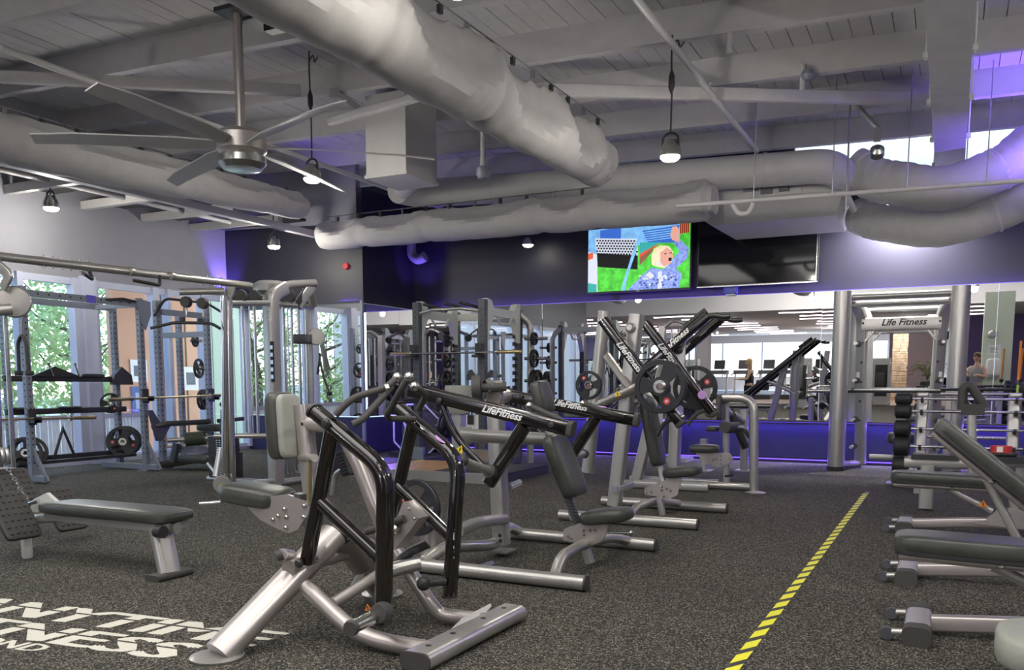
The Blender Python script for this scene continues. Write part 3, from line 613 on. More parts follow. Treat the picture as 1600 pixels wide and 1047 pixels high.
tri(m, (-2.772, 4.770, 0.81), .03, (1, 0, -.55), (.55, 0, 1))
B().cyl((-2.807, 5.300, 1.120), (-2.820, 5.500, 1.144), .05, 18).obj('pivot_housing', 'champ', m)
B().bb(-3.22, -3.08, 5.36, 5.48, 1.12, 1.26).obj('pivot_plate', 'champ', m) if 0 else B().box((-2.823, 5.340, 1.150), (.13, .02, .2)).obj('pivot_plate', 'champ', m)
c = Vector((-2.887, 5.200, 1.195)); B().lathe([(.0, -.03), (.085, -.03), (.09, 0), (.085, .03), (.03, .035), (.03, .2)], c, (.9, .4, .05), 24).obj('counterweight', 'grip', m)
B().cyl((-2.813, 5.220, 1.216), (-2.860, 5.600, 1.142), .045, 18).obj('pivot_axle', 'gloss', m)
hb = B().tube([(-2.920, 5.000, 0.885), (-2.481, 5.420, 0.848)], .045, 0, 16).obj('stop_beam', 'silver', m); B().cyl((-2.920, 5.000, 0.885), (-2.860, 5.060, 0.879), .058, 18).obj('beam_sleeve', 'silver', hb)
B().tube([(-3.452, 5.900, 0.723), (-3.018, 5.500, 0.837)], .03).obj('stop_link', 'silver', m) if 0 else None
B().sweep([(-2.855, 4.880, 0.262), (-2.821, 5.100, 0.288), (-2.785, 5.400, 0.271)], rr(.07, .09, .02), .2, hint=(0, 0, 1)).obj('link_tube', 'silver', m)
B().box((-2.794, 5.360, 0.262), (.05, .02, .05)).obj('spec_label', 'rack', m)
bolts('bolt', [(-2.795, 5.360, 0.157), (-2.790, 5.360, 0.12)], (0, -1, 0), .014, 'cap', m, .004)
so = B().tube([(-2.635, 4.660, 0.05), (-2.617, 4.900, 0.052)], .026, 0, 14).obj('storage_horn', 'chrome', m)
so = B().tube([(-2.794, 5.500, 0.484), (-2.836, 5.750, 0.494)], .026, 0, 14).obj('storage_horn', 'chrome', m)
B().tube([(-3.058, 4.850, 0.011), (-3.072, 4.850, 0.47)], .06, 0, 18).obj('storage_post', 'champ', m)
B().tube([(-3.139, 4.850, 0.392), (-2.959, 4.550, 0.443)], .025, 0, 14).obj('storage_horn', 'chrome', m)
plate((-3.030, 4.660, 0.432), (.12, 1, 0), .185, 'black grip plate with red emblem on the storage post behind the foreground row machine', None, 200)
# second column and padded parts
B().sweep([(-2.260, 5.450, 0.296), (-2.407, 5.450, 0.786), (-2.486, 5.450, 0.983)], rr(.06, .05), hint=(0, 1, 0)).obj('back_tube', 'silver', m)
B().sweep([(-2.198, 5.380, 0.267), (-2.294, 5.380, 0.48)], rr(.05, .045), hint=(0, 1, 0)).obj('adjuster_post', 'greyf', m)
b = B(); a0, a1 = Vector((-2.195, 5.350, 0.302)), Vector((-2.267, 5.350, 0.468))
for i in range(9): b.box(a0.lerp(a1, i/8)-Vector((-.01, .01, 0)), (.04, .004, .008))
b.obj('adjuster_notches', 'cap', m)
def padline(a, b_, w, th, e1=.35, e2=.5, nm='backrest', mt_='uph', par=None):
    a, b_ = Vector(a), Vector(b_); d = (b_-a).normalized(); s_ = Vector((0, 1, 0)); n = d.cross(s_).normalized()
    R = Matrix((n, s_, d)).transposed()
    return B().pad((a+b_)/2, (th, w, (a-b_).length/2), R, e1, e2).obj(nm, mt_, par)
padline((-2.383, 5.350, 0.88), (-2.201, 5.350, 0.471), .155, .055, par=m)
padline((-2.489, 5.350, 1.242), (-2.431, 5.350, 1.031), .105, .045, nm='headrest', par=m)
padline((-2.473, 5.400, 0.998), (-2.386, 5.400, 0.93), .05, .03, nm='headrest_bracket', mt_='silver', par=m)
c = Vector((-1.989, 5.350, 0.355)); B().pad(c, (.175, .13, .05), rotm(0, -9, 0), .5, .6).obj('seat', 'uph', m)
B().poly([(-2.276, 5.300, 0.251), (-2.280, 5.300, 0.176), (-2.187, 5.300, 0.166), (-2.072, 5.300, 0.158), (-1.995, 5.300, 0.195), (-1.952, 5.300, 0.305), (-2.133, 5.300, 0.313)], (0, .012, 0)).obj('seat_bracket', 'champ', m)
bolts('bracket_bolt', [(-2.239, 5.290, 0.207), (-2.216, 5.290, 0.196), (-2.128, 5.290, 0.255), (-2.083, 5.290, 0.258), (-2.047, 5.290, 0.261), (-2.124, 5.290, 0.225), (-2.109, 5.290, 0.187)], (0, -1, 0), .010, 'steel', m)
B().sweep([(-2.104, 5.350, 0.025), (-2.147, 5.350, 0.161)], rr(.055, .055), hint=(0, 1, 0)).obj('seat_post', 'silver', m)
B().tube([(-1.960, 5.300, 0.253), (-1.768, 5.200, 0.28)], .009).ball((-1.768, 5.200, 0.28), .018).obj('seat_lever', 'steel', m)
# ================================================================ machine three: crossed arm incline press
m = thing('chest_press', 'plate loaded chest press with crossed glossy black arms and big round plates', 'gym machine', (-2.4, 7.65, 0))
pressbase(m, 7.12, 8.20, -3.1, -1.84, 0, 7.65)
B().tube([(-2.45, 7.14, .06), (-2.45, 7.3, .13), (-2.4, 7.7, .15), (-2.3, 8.18, .07)], .036, .15, 14).obj('cross_tube', 'silver', m)
B().sweep([(-2.678, 7.400, 0.124), (-2.494, 7.400, 1.837)], rr(.13, .11, .015), hint=(0, 1, 0)).obj('upright', 'silver', m)
B().tube([(-3.144, 7.900, 0.363), (-2.983, 7.900, 1.920)], .062, 0, 20).obj('slanted_post', 'silver', m)
B().tube([(-2.802, 7.500, 1.476), (-2.508, 7.300, 1.187)], .04, 0, 14).obj('brace_tube', 'champ', m)
B().tube([(-2.902, 7.500, 1.027), (-2.387, 7.200, 1.210)], .04, 0, 14).obj('brace_tube', 'champ', m)
tri(m, (-2.576, 7.160, 1.138), .03, (1, 0, .3), (-.3, 0, 1))
B().sweep([(-2.632, 7.300, 0.284), (-2.597, 7.600, 0.301)], rr(.06, .08)).obj('link_tube', 'silver', m)
B().box((-2.602, 7.200, 0.302), (.05, .02, .06)).obj('spec_label', 'rack', m)
for s, (ya, A) in enumerate(((7.15, ((-2.716, 7.150, 1.778), (-2.017, 7.150, 0.905))), (8.05, ((-2.629, 8.050, 1.804), (-1.957, 8.050, 0.96))))):
    a = B().sweep(list(A), rr(.09, .085, .02, 4), hint=(0, 1, 0)).obj('arm', 'gloss', m)
    d = (Vector(A[1])-Vector(A[0])).normalized(); e = Vector(A[1])
    B().sweep([e, e+d*.03], rr(.095, .09, .02, 4), hint=(0, 1, 0)).obj('end_cap', 'grip', a)
    k = Vector(A[0])+d*.25; text('arm_lettering', 'LifeFitness', k+Vector((0, -.047, 0))-Vector((-d.z, 0, d.x))*.02, d, Vector((-d.z, 0, d.x)), .075, 'lett', a, .001, .4, .002)
    B().tube([e-d*.05, e-d*.05+Vector((-.12, .05*(1-2*s), -.05)), e-d*.0+Vector((-.22, .08*(1-2*s), -.12))], .019, .05).obj('handle', 'grip', m)
    B().ball(e-d*.02+Vector((.03, 0, .03)), .028).obj('handle_knob', 'steel', m)
bolts('pivot_bolt', [(-2.521, 7.330, 1.717), (-2.518, 7.330, 1.506)], (0, -1, 0), .045, 'silver', m, .05)
B().lathe([(.04, 0), (.04, .002)], Vector((-2.050, 8.000, 1.126)), (.1, -1, 0), 20).obj('sticker', 'lilac', m)
B().tube([(-2.181, 7.120, 1.205), (-2.101, 6.860, 1.205)], .026, 0, 14).obj('weight_horn', 'chrome', m)
B().tube([(-2.290, 8.600, 1.189), (-2.183, 8.200, 1.190)], .026, 0, 14).obj('weight_horn', 'chrome', m)
plate((-2.144, 7.000, 1.205), (.05, 1, .02), .225, 'large black grip plate with red emblems at the front of the crossed black arms', None, 60, .045)
plate((-2.210, 8.350, 1.190), (-.1, 1, .0), .215, 'large black grip plate with red emblem partly hidden behind the front one', None, -20, .045)
B().tube([(-2.968, 7.500, 1.203), (-2.762, 6.950, 1.204)], .024, 0, 14).obj('storage_horn', 'chrome', m)
plate((-2.782, 7.000, 1.215), (.1, 1, 0), .125, 'small black grip plate on the storage horn left of the crossed arms', None, 230, .03)
for i in range(5):
    plate((-3.115, 7.550, 1.096)[0:1]+(7.30+.055*i,)+(-3.115, 7.550, 1.096)[2:] if 0 else ((-4.02+.055*i), 7.55, 1.06), (1, .1, 0), .125, 'small black plate, %s of five racked beside the storage horn' % ORD[i], 'small plates racked beside the chest press', 0, .03, False)
B().sweep([(-4.1, 7.55, 1.06), (-3.3, 7.6, 1.06)], circ(.024)).obj('storage_horn', 'chrome', m)
padline((-2.464, 7.620, 1.099), (-2.331, 7.620, 0.484), .14, .055, par=m)
B().sweep([(-2.304, 7.660, 0.34), (-2.467, 7.750, 0.991)], rr(.05, .05), hint=(0, 1, 0)).obj('back_tube', 'silver', m)
c = Vector((-2.124, 7.650, 0.437)); B().pad(c, (.175, .13, .05), rotm(0, -8, 0), .5, .6).obj('seat', 'uph', m)
B().poly([(-2.461, 7.600, 0.273), (-2.454, 7.600, 0.214), (-2.320, 7.600, 0.204), (-2.259, 7.600, 0.172), (-2.153, 7.600, 0.225), (-2.109, 7.600, 0.379), (-2.239, 7.600, 0.372)], (0, .012, 0)).obj('seat_bracket', 'champ', m)
bolts('bracket_bolt', [(-2.438, 7.590, 0.234), (-2.390, 7.590, 0.242), (-2.294, 7.590, 0.3), (-2.294, 7.590, 0.265), (-2.246, 7.590, 0.28), (-2.210, 7.590, 0.264), (-2.275, 7.590, 0.208)], (0, -1, 0), .011, 'steel', m)
B().sweep([(-2.292, 7.620, 0.031), (-2.326, 7.620, 0.201)], rr(.055, .055), hint=(0, 1, 0)).obj('seat_post', 'silver', m)
# ================================================================ machine four: seated row near the mirror
m = thing('high_row_machine', 'high row machine with two long raised black arms and bent tube frame', 'gym machine', (-2.3, 9.96, 0))
B().sweep([(-2.850, 9.900, 0.263), (-2.816, 9.900, 1.816)], rr(.15, .12, .015), hint=(0, 1, 0)).obj('upright', 'silver', m)
B().sweep([(-3.35, 10.0, .02), (-3.0, 10.0, 1.55)], rr(.13, .12, .015), hint=(0, 1, 0)).obj('upright', 'silver', m)
B().sweep([(-3.5, 9.75, .05), (-2.4, 9.75, .05)], rr(.09, .09, .02)).sweep([(-3.5, 10.25, .05), (-2.4, 10.25, .05)], rr(.09, .09, .02)).obj('base_rail', 'silver', m)
for s, ya in enumerate((9.68, 10.30)):
    A0, A1 = Vector((-3.72, ya, .92)), Vector((-2.44, ya, 1.99)); d = (A1-A0).normalized()
    a = B().sweep([A0, A1], rr(.10, .11, .022, 4), hint=(0, 1, 0)).obj('arm', 'gloss', m)
    B().tube([A1-d*.05, A1+Vector((.06, 0, .0)), A1+Vector((.17, 0, -.03)), A1+Vector((.25, 0, -.02))], .028, .05).obj('handle', 'cap', a)
    B().sweep([A1-d*.3+Vector((-.03, 0, .06)), A1+Vector((-.02, 0, .05))], rr(.07, .05, .015)).obj('arm_sleeve', 'cap', a)
    B().sweep([A0+d*.5-Vector((0, 0, .02)), (-2.75, ya, .95)], rr(.05, .05, .012), hint=(0, 1, 0)).obj('arm_strut', 'silver', m)
    if s == 0: text('arm_lettering', 'LifeFitness', A0+d*1.02+Vector((0, -.052, -.02)), d, Vector((-d.z, 0, d.x)), .095, 'lett', a, .001, .4, .002)
B().box((-2.797, 9.800, 1.600), (.16, .04, .30)).obj('pivot_plate', 'silver', m); bolts('pivot_bolt', [(-2.789, 9.770, 1.613)], (0, -1, 0), .05, 'cap', m, .03)
B().tube([(-2.324, 10.000, 1.068), (-2.063, 10.000, 1.069), (-1.959, 10.000, 0.94), ((-1.937, 10.000, 0.007)[0] if 0 else -1.93, 10.0, .02)], .05, .15, 14).obj('frame_tube', 'silver', m) if 0 else B().tube([(-2.324, 10.000, 1.068), (-1.970, 10.000, 1.070), (-1.937, 10.000, 0.007)], .05, .2, 14).obj('frame_tube', 'silver', m)
B().lathe([(.11, 0), (.115, .012), (.08, .02)], (-1.900, 9.884, 0), n=20).obj('foot_plate', 'silver', m)
B().tube([(-3.435, 10.050, 0.044), (-1.963, 10.050, 0.052)], .042, 0, 14).obj('floor_rail', 'silver', m)
padline((-2.339, 10.000, 0.81), (-2.347, 10.000, 1.097), .13, .035, nm='chest_pad', par=m)
B().sweep([(-2.275, 10.100, 0.037), (-2.310, 10.100, 1.044)], rr(.07, .07), hint=(0, 1, 0)).obj('post', 'silver', m)
B().tube([(-2.270, 9.900, 0.735), (-2.211, 10.300, 0.719)], .065, 0, 18).obj('roller_pad', 'grip', m)
B().pad((-2.426, 10.000, 0.712), (.07, .1, .03)).obj('knee_pad', 'uph', m)
B().tube([(-2.257, 10.100, 0.727), (-2.131, 10.200, 0.725), (-2.060, 10.300, 0.617)], .03, .05).obj('roller_axle', 'steel', m)
c = Vector((-2.517, 10.000, 0.479)); B().pad(c, (.165, .15, .05), None, .5, .6).obj('seat', 'uph', m)
B().poly([(-2.608, 9.950, 0.427), (-2.492, 9.950, 0.311), (-2.320, 9.950, 0.274), (-2.212, 9.950, 0.323), (-2.170, 9.950, 0.384), (-2.215, 9.950, 0.441)], (0, .012, 0)).obj('seat_bracket', 'champ', m)
bolts('bracket_bolt', [(-2.402, 9.940, 0.353), (-2.358, 9.940, 0.37), (-2.314, 9.940, 0.408), (-2.313, 9.940, 0.364), (-2.312, 9.940, 0.312), (-2.211, 9.940, 0.383)], (0, -1, 0), .012, 'steel', m)
for a, b_ in ((((-2.820, 11.200, 0.104)), ((-2.830, 11.200, 0.515))), (((-2.299, 11.200, 0.127)), ((-2.322, 11.200, 0.905)))):
    B().sweep([a, b_], rr(.12, .09), hint=(0, 1, 0)).obj('rear_post', 'silver', m); B().box(a, (.22, .2, .015)).obj('post_base', 'silver', m)
B().tube([(-2.468, 10.600, 0.918), (-2.360, 10.900, 0.833), (-2.318, 11.200, 0.742)], .04, .1).obj('lever_arm', 'silver', m)
B().tube([(-2.419, 10.800, 0.914), (-2.230, 10.900, 0.437)], .05, 0, 10).obj('weight_arm', 'cap', m)
B().tube([(-2.315, 10.100, 0.149), (-2.182, 10.000, 0.187)], .015).obj('seat_lever', 'cap', m)
# ================================================================ floor tape and lettering
tp = thing('floor_tape', 'yellow and black diagonal hazard tape running down the right of the floor', 'floor tape', (-.77, 7, 0))
ax_, ay, bx_, by = -.770, 1.2, -.785, 10.65; Lt = by-ay; b1, b2 = B(), B(); n = int(Lt/.21)+1; w = .028
B().bb(-.805, -.75, ay, by, 0.0005, .002).obj('tape_base', 'hazk', tp)
for i in range(n):
    y = ay+i*.21; x = ax_+(bx_-ax_)*(y-ay)/Lt
    if y > by-.24: break
    b1.add([(x-w, y, .003), (x+w, y+.10, .003), (x+w, y+.235, .003), (x-w, y+.135, .003)], [(0, 1, 2, 3)])
o = b1.obj('yellow_stripes', 'hazy', tp); o['kind'] = 'stuff'
tp = thing('floor_lettering', 'large cream lettering printed on the dark floor at lower left', 'floor lettering', (-4, 2.8, 0))
M['cream'] = mat('cream_floor_paint', (.62, .60, .52), .6, 0, .04, 60)
def rowtext(s, x0, y0, slope, size, sx, m_=.02, cut=True):
    o = text('lettering_line', s, (x0, y0, .0015), (1, slope, 0), (-slope, 1, 0), size, 'cream', tp, 0, .12, 0, sx)
    bm = bmesh.new(); bm.from_mesh(o.data); g0 = bm.verts[:]+bm.edges[:]+bm.faces[:]
    for k, dx in enumerate((-m_, m_, 0)):
        if dx:
            g = bmesh.ops.duplicate(bm, geom=g0)['geom']; bmesh.ops.translate(bm, verts=[v for v in g if isinstance(v, bmesh.types.BMVert)], vec=(dx, dx*.3, .0001*(k+1)))
    bmesh.ops.triangulate(bm, faces=bm.faces[:]); bm.to_mesh(o.data); bm.free()
    if cut:
        bm = bmesh.new(); bm.from_mesh(o.data); nrm = Vector((-slope, 1, 0)).normalized(); o0 = Vector((x0, y0, 0))-tp.location
        for h in (.40, .455): bmesh.ops.bisect_plane(bm, geom=bm.verts[:]+bm.edges[:]+bm.faces[:], plane_co=o0+nrm*(h*size), plane_no=nrm)
        kill = [f for f in bm.faces if .401*size < (f.calc_center_median()-o0).dot(nrm) < .454*size]
        bmesh.ops.delete(bm, geom=kill, context='FACES'); bm.to_mesh(o.data); bm.free()
    return o
rowtext('ANYTIME', -4.93, 2.756, .10, .365, 1.36)
rowtext('FITNESS', -4.88, 2.465, .10, .34, 1.52)
rowtext('MOND', -4.27, 2.395, .10, .15, 1.25, .006, False)
# ================================================================ low row bench and cable station at the left edge
t = thing('row_bench', 'low rowing bench with long padded seat at the left front', 'gym bench', (-4.9, 3.9, 0))
B().pad((-4.93, 3.90, .385), (.60, .155, .045), rotm(0, 0, 1.5), .45, .25).obj('seat', 'uph', t)
B().bb(-5.5, -4.38, 3.79, 4.01, .30, .345).obj('seat_base', 'silver', t)
B().sweep([(-4.35, 3.9, .31), (-5.45, 3.9, .31), (-6.15, 3.95, .22)], rr(.06, .07, .02), .1, hint=(0, 1, 0)).obj('rail', 'silver', t)
B().cyl((-4.40, 3.78, .305), (-4.34, 3.78, .305), .04, 14).obj('rail_cap', 'cap', t)
B().sweep([(-4.46, 3.86, .31), (-4.37, 3.84, .03)], rr(.15, .075, .03), hint=(0, 1, 0)).obj('leg', 'silver', t)
B().sweep([(-4.37, 3.70, .02), (-4.37, 3.98, .02)], rr(.12, .04, .015), hint=(1, 0, 0)).obj('foot', 'grip', t)
def footplate(c, nm='foot_plate'):
    R = rotm(0, -35, 0) @ Matrix.Identity(3); b = B().pad(c, (.02, .13, .19), R, .2, .3); p = b.obj(nm, 'grip', t); k = B()
    for i in range(-2, 3):
        for j in range(-3, 4): k.ball(Vector(c)+R @ Vector((.02, i*.045, j*.05)), .011)
    o = k.obj('studs', 'grip', p); o['kind'] = 'stuff'
footplate((-6.067, 4.350, 0.267)); footplate((-6.521, 4.300, 0.397)); footplate((-5.761, 3.750, 0.319))
B().tube([(-6.05, 3.75, .28), (-6.0, 4.3, .28)], .03).obj('foot_bar', 'silver', t)
B().poly([(-5.817, 3.950, 0.404), (-5.671, 3.950, 0.459), (-5.508, 3.950, 0.368), (-5.683, 3.950, 0.33), (-5.876, 3.950, 0.308)], (0, .03, 0)).obj('handle_plate', 'white', t)
B().tube([(-5.868, 3.900, 0.361), (-5.709, 3.900, 0.403)], .015).obj('row_grip', 'steel', t)
ch = B()
for i in range(8):
    c = Vector((-6.171, 4.000, 0.592)).lerp(Vector((-5.858, 3.950, 0.346)), i/8); ch.lathe([(.010, -.003), (.018, -.003), (.018, .003), (.010, .003)], c, (1, i % 2, .5), 8, True)
ch.obj('chain', 'steel', t)
t = thing('water_bottle', 'pale translucent water bottle on the floor by the rowing foot plates', 'bottle', (-5.772, 3.835, 0))
c = (-5.772, 3.835, 0); B().lathe([(.03, 0), (.036, .01), (.036, .13), (.028, .155), (.016, .165)], c, n=20).obj('bottle_body', 'white', t); B().lathe([(.020, .165), (.020, .195)], c).obj('bottle_cap', 'lett', t)
t = thing('cable_station', 'grey cable station column with round pulley cut off by the left picture edge', 'cable machine', (-7.6, 4.75, 0))
B().tube([(-7.178, 4.550, -0.107), (-7.063, 4.550, 2.165)], .03, 0, 14).obj('column', 'chrome', t)
B().tube([(-7.642, 5.000, 0.408), (-7.621, 5.000, 1.856)], .02, 0, 12).obj('guide_rod', 'chrome', t)
B().sweep([(-7.733, 4.800, 0.306), (-7.611, 4.800, 2.226)], rr(.16, .12, .03)).obj('tower_frame', 'silver', t)
B().lathe([(.0, -.03), (.13, -.03), (.14, -.02), (.14, .02), (.13, .03), (.0, .035)], (-7.484, 5.000, 1.952), (.75, -.65, 0), 28).obj('pulley_guard', 'silver', t)
B().tube([(-7.427, 4.800, 1.862), (-7.376, 4.900, 1.878)], .05, 0, 16).obj('pulley_arm', 'silver', t)
B().sweep([(-7.539, 4.900, 2.278), (-7.373, 4.900, 2.169), (-7.472, 4.900, 2.065)], rr(.03, .09, .01), .05).obj('bracket', 'silver', t)
B().sweep([(-7.073, 4.400, 0.516), (-6.618, 4.400, 0.526)], circ(.03)).obj('base_bar', 'silver', t)
for i in range(4): ds = B().lathe([(0, -.012), (.07, -.012), (.075, 0), (.07, .012), (0, .012)], (-7.007, 4.500, 0.697)[0:1]+(4.4+.05*i,)+(-7.007, 4.500, 0.697)[2:] if 0 else (-6.62, 4.15+.04*i, .66), (.3, 1, 0), 22); ds.obj('pulley', 'silver', t)

t = thing('rope_handle', 'black triceps rope hanging from the pulley at far left', 'rope attachment', (-7.396, 5.000, 1.764))
B().tube([(-7.393, 5.000, 1.791), (-7.408, 5.000, 1.646)], .008).obj('carabiner', 'steel', t)
B().tube([(-7.474, 5.000, 1.341), (-7.467, 5.000, 1.596), (-7.406, 5.000, 1.668), (-7.351, 5.000, 1.594), (-7.340, 5.000, 1.340)], .016, .04, 10).obj('rope', 'cap', t)
for q in ((-7.485, 5.000, 1.324), (-7.333, 5.000, 1.323)): B().pad(q, (.03, .03, .022)).obj('rope_end', 'cap', t)
# ================================================================ cable crossover tower in the left middle
t = thing('cable_tower', 'tall cable tower with chrome posts, black weight stack and long overhead bar', 'cable machine', (-7.3, 8.0, 0))
def ts(a, b_, s, nm, mt_, fil=0, hint=None): return B().sweep([a, b_], s, fil, hint).obj(nm, mt_, t)
bar = [(-7.940, 4.958, 2.400), (-7.866, 5.591, 2.400), (-7.571, 7.689, 2.400), (-7.553, 8.066, 2.400), (-7.534, 8.226, 2.300)]
B().tube(bar, .042, .15, 16).obj('overhead_bar', 'silver', t)
for x in (68, 135, 205, 268):
    q = (-7.877, 5.586, 2.400) if x == 68 else ((-7.830, 6.017, 2.400) if x == 135 else ((-7.718, 6.461, 2.400) if x == 205 else (-7.641, 6.920, 2.400))); B().cyl(Vector(q)-Vector((0, .02, 0)), Vector(q)+Vector((0, .02, 0)), .047, 16).obj('bar_collar', 'silver', t)
u0, u1 = Vector((-7.940, 4.958, 2.400)), Vector((-7.571, 7.689, 2.400)); ud = (u1-u0).normalized()
for k0 in (.62, (u1-u0).length-.55):
    for i in range(6): q = u0+ud*(k0+.09*i); B().cyl(q-Vector((0, 0, .062)), q+Vector((0, 0, .062)), .008, 8).obj('bar_bolt', 'steel', t)
for a, b_, c in (((-7.669, 5.927, 2.330), (-7.605, 5.908, 2.250), (-7.462, 5.696, 2.280)), ((-7.534, 6.669, 2.360), (-7.416, 6.560, 2.250), (-7.506, 6.302, 2.280))):
    B().tube([a, b_, c], .018, .04).obj('pull_up_grip', 'cap', t)
for a, b_ in (((-6.953, 6.900, 0.022), (-6.864, 6.900, 2.151)), ((-6.891, 6.950, 0.026), (-6.853, 6.950, 2.101))): B().cyl(a, b_, .036 if a[0] > -7 else .034, 18).obj('chrome_post', 'chrome', t)
ct = (-7.080, 7.900, 0.038); cb = (-7.115, 7.900, 2.340)
B().sweep([(-7.13, 7.9, .04), (-7.13, 7.9, 2.25), (-7.10, 8.1, 2.36)], rr(.15, .16, .03, 4), .1).obj('centre_column', 'silver', t)
B().lathe([(.12, -.1), (.2, -.06), (.21, .02), (.15, .06), (.0, .075)], (-7.259, 8.050, 2.376), n=24).obj('top_dome', 'silver', t)
k = B().bb(-7.10, -7.03, 7.815, 7.82, 1.25, 1.72).obj('exercise_chart', 'ink', t); b = B()
for i in range(5): b.bb(-7.085, -7.045, 7.812, 7.815, 1.29+.085*i, 1.335+.085*i)
b.obj('chart_figures', 'mirror', k)
text('column_lettering', 'LifeFitness', (-7.05, 7.815, 1.95), (0, 0, 1), (-1, 0, 0), .075, 'lett', t, .001, .25, .002)
B().tube([(-6.913, 7.000, 2.081), (-7.112, 7.900, 2.164), (-7.344, 8.900, 2.207)], .032, .1).obj('top_rail', 'silver', t)
B().tube([(-7.287, 8.100, 2.330), (-7.299, 8.400, 2.436), (-7.211, 8.800, 2.488)], .055, .15, 16).obj('upper_arm', 'silver', t)
B().sweep([(-7.212, 8.750, 2.459), (-7.243, 8.500, 2.187)], rr(.12, .05, .01)).obj('arm_plate', 'silver', t); B().sweep([(-7.227, 8.720, 2.457), (-7.218, 8.460, 2.214)], rr(.10, .02, .01)).obj('arm_slot', 'cap', t)
B().tube([(-7.276, 8.800, 2.396), (-7.323, 8.900, 2.222)], .05, 0, 14).obj('upper_arm', 'silver', t)
for q, r in (((-7.017, 7.300, 2.186), .07), ((-7.197, 8.300, 2.291), .07), ((-7.187, 7.700, 2.237), .06)):
    B().lathe([(0, -.03), (r, -.03), (r*1.08, 0), (r, .03), (0, .03)], q, (.4, -1, 0), 24).obj('pulley', 'grip', t); B().lathe([(r*.25, -.04), (r*.25, .01)], q, (.4, -1, 0), 12).obj('pulley_hub', 'cap', t)
B().poly([(-6.921, 6.980, 2.254), (-6.776, 6.980, 2.247), (-6.798, 6.980, 2.168), (-6.836, 6.980, 2.130), (-6.831, 6.980, 2.050), (-6.885, 6.980, 2.052), (-6.872, 6.980, 2.145), (-6.906, 6.980, 2.186)], (0, .02, 0)).obj('end_bracket', 'silver', t)
B().tube([(-7.187, 6.600, 2.177), (-6.912, 6.950, 2.204)], .035, 0, 14).obj('pulley_beam', 'silver', t)
for q in ((-7.146, 6.650, 2.075), (-6.963, 6.700, 2.059)):
    B().lathe([(0, -.03), (.055, -.03), (.06, 0), (.055, .03), (0, .03)], q, (.2, -1, 0), 22).obj('pulley', 'grip', t); B().cyl(Vector(q)-Vector((0, 0, .06)), Vector(q)-Vector((0, 0, .14)), .01).obj('carabiner', 'steel', t)
for i, q in enumerate(((-7.482, 7.800, 2.163), (-7.373, 7.800, 2.159), (-7.294, 7.800, 2.156))):
    B().cyl(q, (q[0], q[1], .6), .018 if i != 1 else .008, 12).obj('guide_rod', 'chrome', t)
st_ = (-7.83, 7.8)
s0 = None
for i in range(18):
    z = .10+.0275*i; wd = .20 if i < 11 else .155
    B().bb(st_[0]-.18, st_[0]+wd-.02, 7.70, 7.90, z, z+.025).obj('stack_plate', 'cap', t)
b = B()
for i in range(18):
    for dx in (-.035, .012): b.bb(st_[0]+dx-.012, st_[0]+dx+.012, 7.696, 7.70, .108+.0275*i, .118+.0275*i)
b.obj('stack_numbers', 'lett', t)
B().pad((st_[0], 7.8, .70), (.045, .05, .08), None, .4, .4).obj('stack_head', 'cap', t)
B().tube([(st_[0]-.22, 7.72, .08), (-7.13, 7.75, .08)], .03).obj('base_tube', 'silver', t); B().tube([(-7.7, 7.5, .62), (-7.1, 7.9, .62)], .03).obj('mid_tube', 'silver', t)
for i, q in enumerate(((-7.390, 8.400, 2.185), (-7.319, 8.400, 2.182), (-7.431, 8.600, 2.203), (-7.489, 8.800, 2.221), (-7.406, 8.800, 2.202), (-7.448, 8.900, 2.211), (-7.386, 8.900, 2.192))):
    B().cyl(q, (q[0], q[1], .1), (.018, .008, .018, .022, .008, .018, .03)[i], 12).obj('guide_rod', 'chrome' if i != 6 else 'silver', t)
B().bb(-7.42, -7.0, 8.75, 8.95, .1, .62).obj('rear_stack', 'cap', t)
B().sweep([(-7.545, 8.750, 1.800), (-7.316, 8.850, 1.799)], rr(.12, .10)).obj('carriage', 'greyf', t)
q = (-7.294, 8.900, 1.833); B().lathe([(0, -.025), (.10, -.025), (.11, 0), (.10, .025), (0, .025)], q, (.7, -.7, 0), 24).obj('pulley_guard', 'silver', t)
B().lathe([(0, -.02), (.09, -.02), (.095, 0), (.09, .02), (0, .02)], (-6.892, 6.800, 0.161), (.6, -.8, 0), 24).obj('low_pulley', 'silver', t); tri(t, (-6.870, 6.760, 0.159), .018, (1, .6, 0), (0, 0, 1))
B().sweep([(-7.093, 7.000, 0.532), (-7.083, 6.900, 0.225)], circ(.035)).obj('side_tube', 'silver', t); B().tube([(-7.710, 7.400, 0.298), (-7.009, 6.900, 0.193)], .02).obj('side_brace', 'silver', t)
B().tube([(-6.945, 6.950, 0.051), (-7.028, 7.400, 0.099), (-7.148, 7.900, 0.073)], .04, .1).obj('base_tube', 'silver', t); B().tube([(-7.13, 7.95, .05), (-7.1, 8.9, .05)], .04).obj('base_tube', 'silver', t)
b = B().tube([(-7.019, 6.600, -0.023), (-6.818, 6.700, -0.002)], .014).ball((-6.798, 6.700, 0.02), .03); b.obj('low_handle', 'steel', t)
r_ = thing('lat_bar', 'long black lat pull bar with bent ends hanging from twin pulleys', 'cable attachment', (-7.083, 6.700, 1.860))
B().tube([(-7.402, 6.400, 1.799), (-7.224, 6.550, 1.861), (-6.908, 6.750, 1.857), (-6.827, 6.800, 1.799)], .016, .05).obj('bar', 'cap', r_)
for q in ((-7.180, 6.620, 1.891), (-7.009, 6.700, 1.877)): B().pad(q, (.03, .02, .03)).obj('bar_clip', 'cap', r_)
r_ = thing('rope_handle', 'thin black rope loop hanging at right of the cable tower', 'rope attachment', (-7.251, 8.900, 1.556))
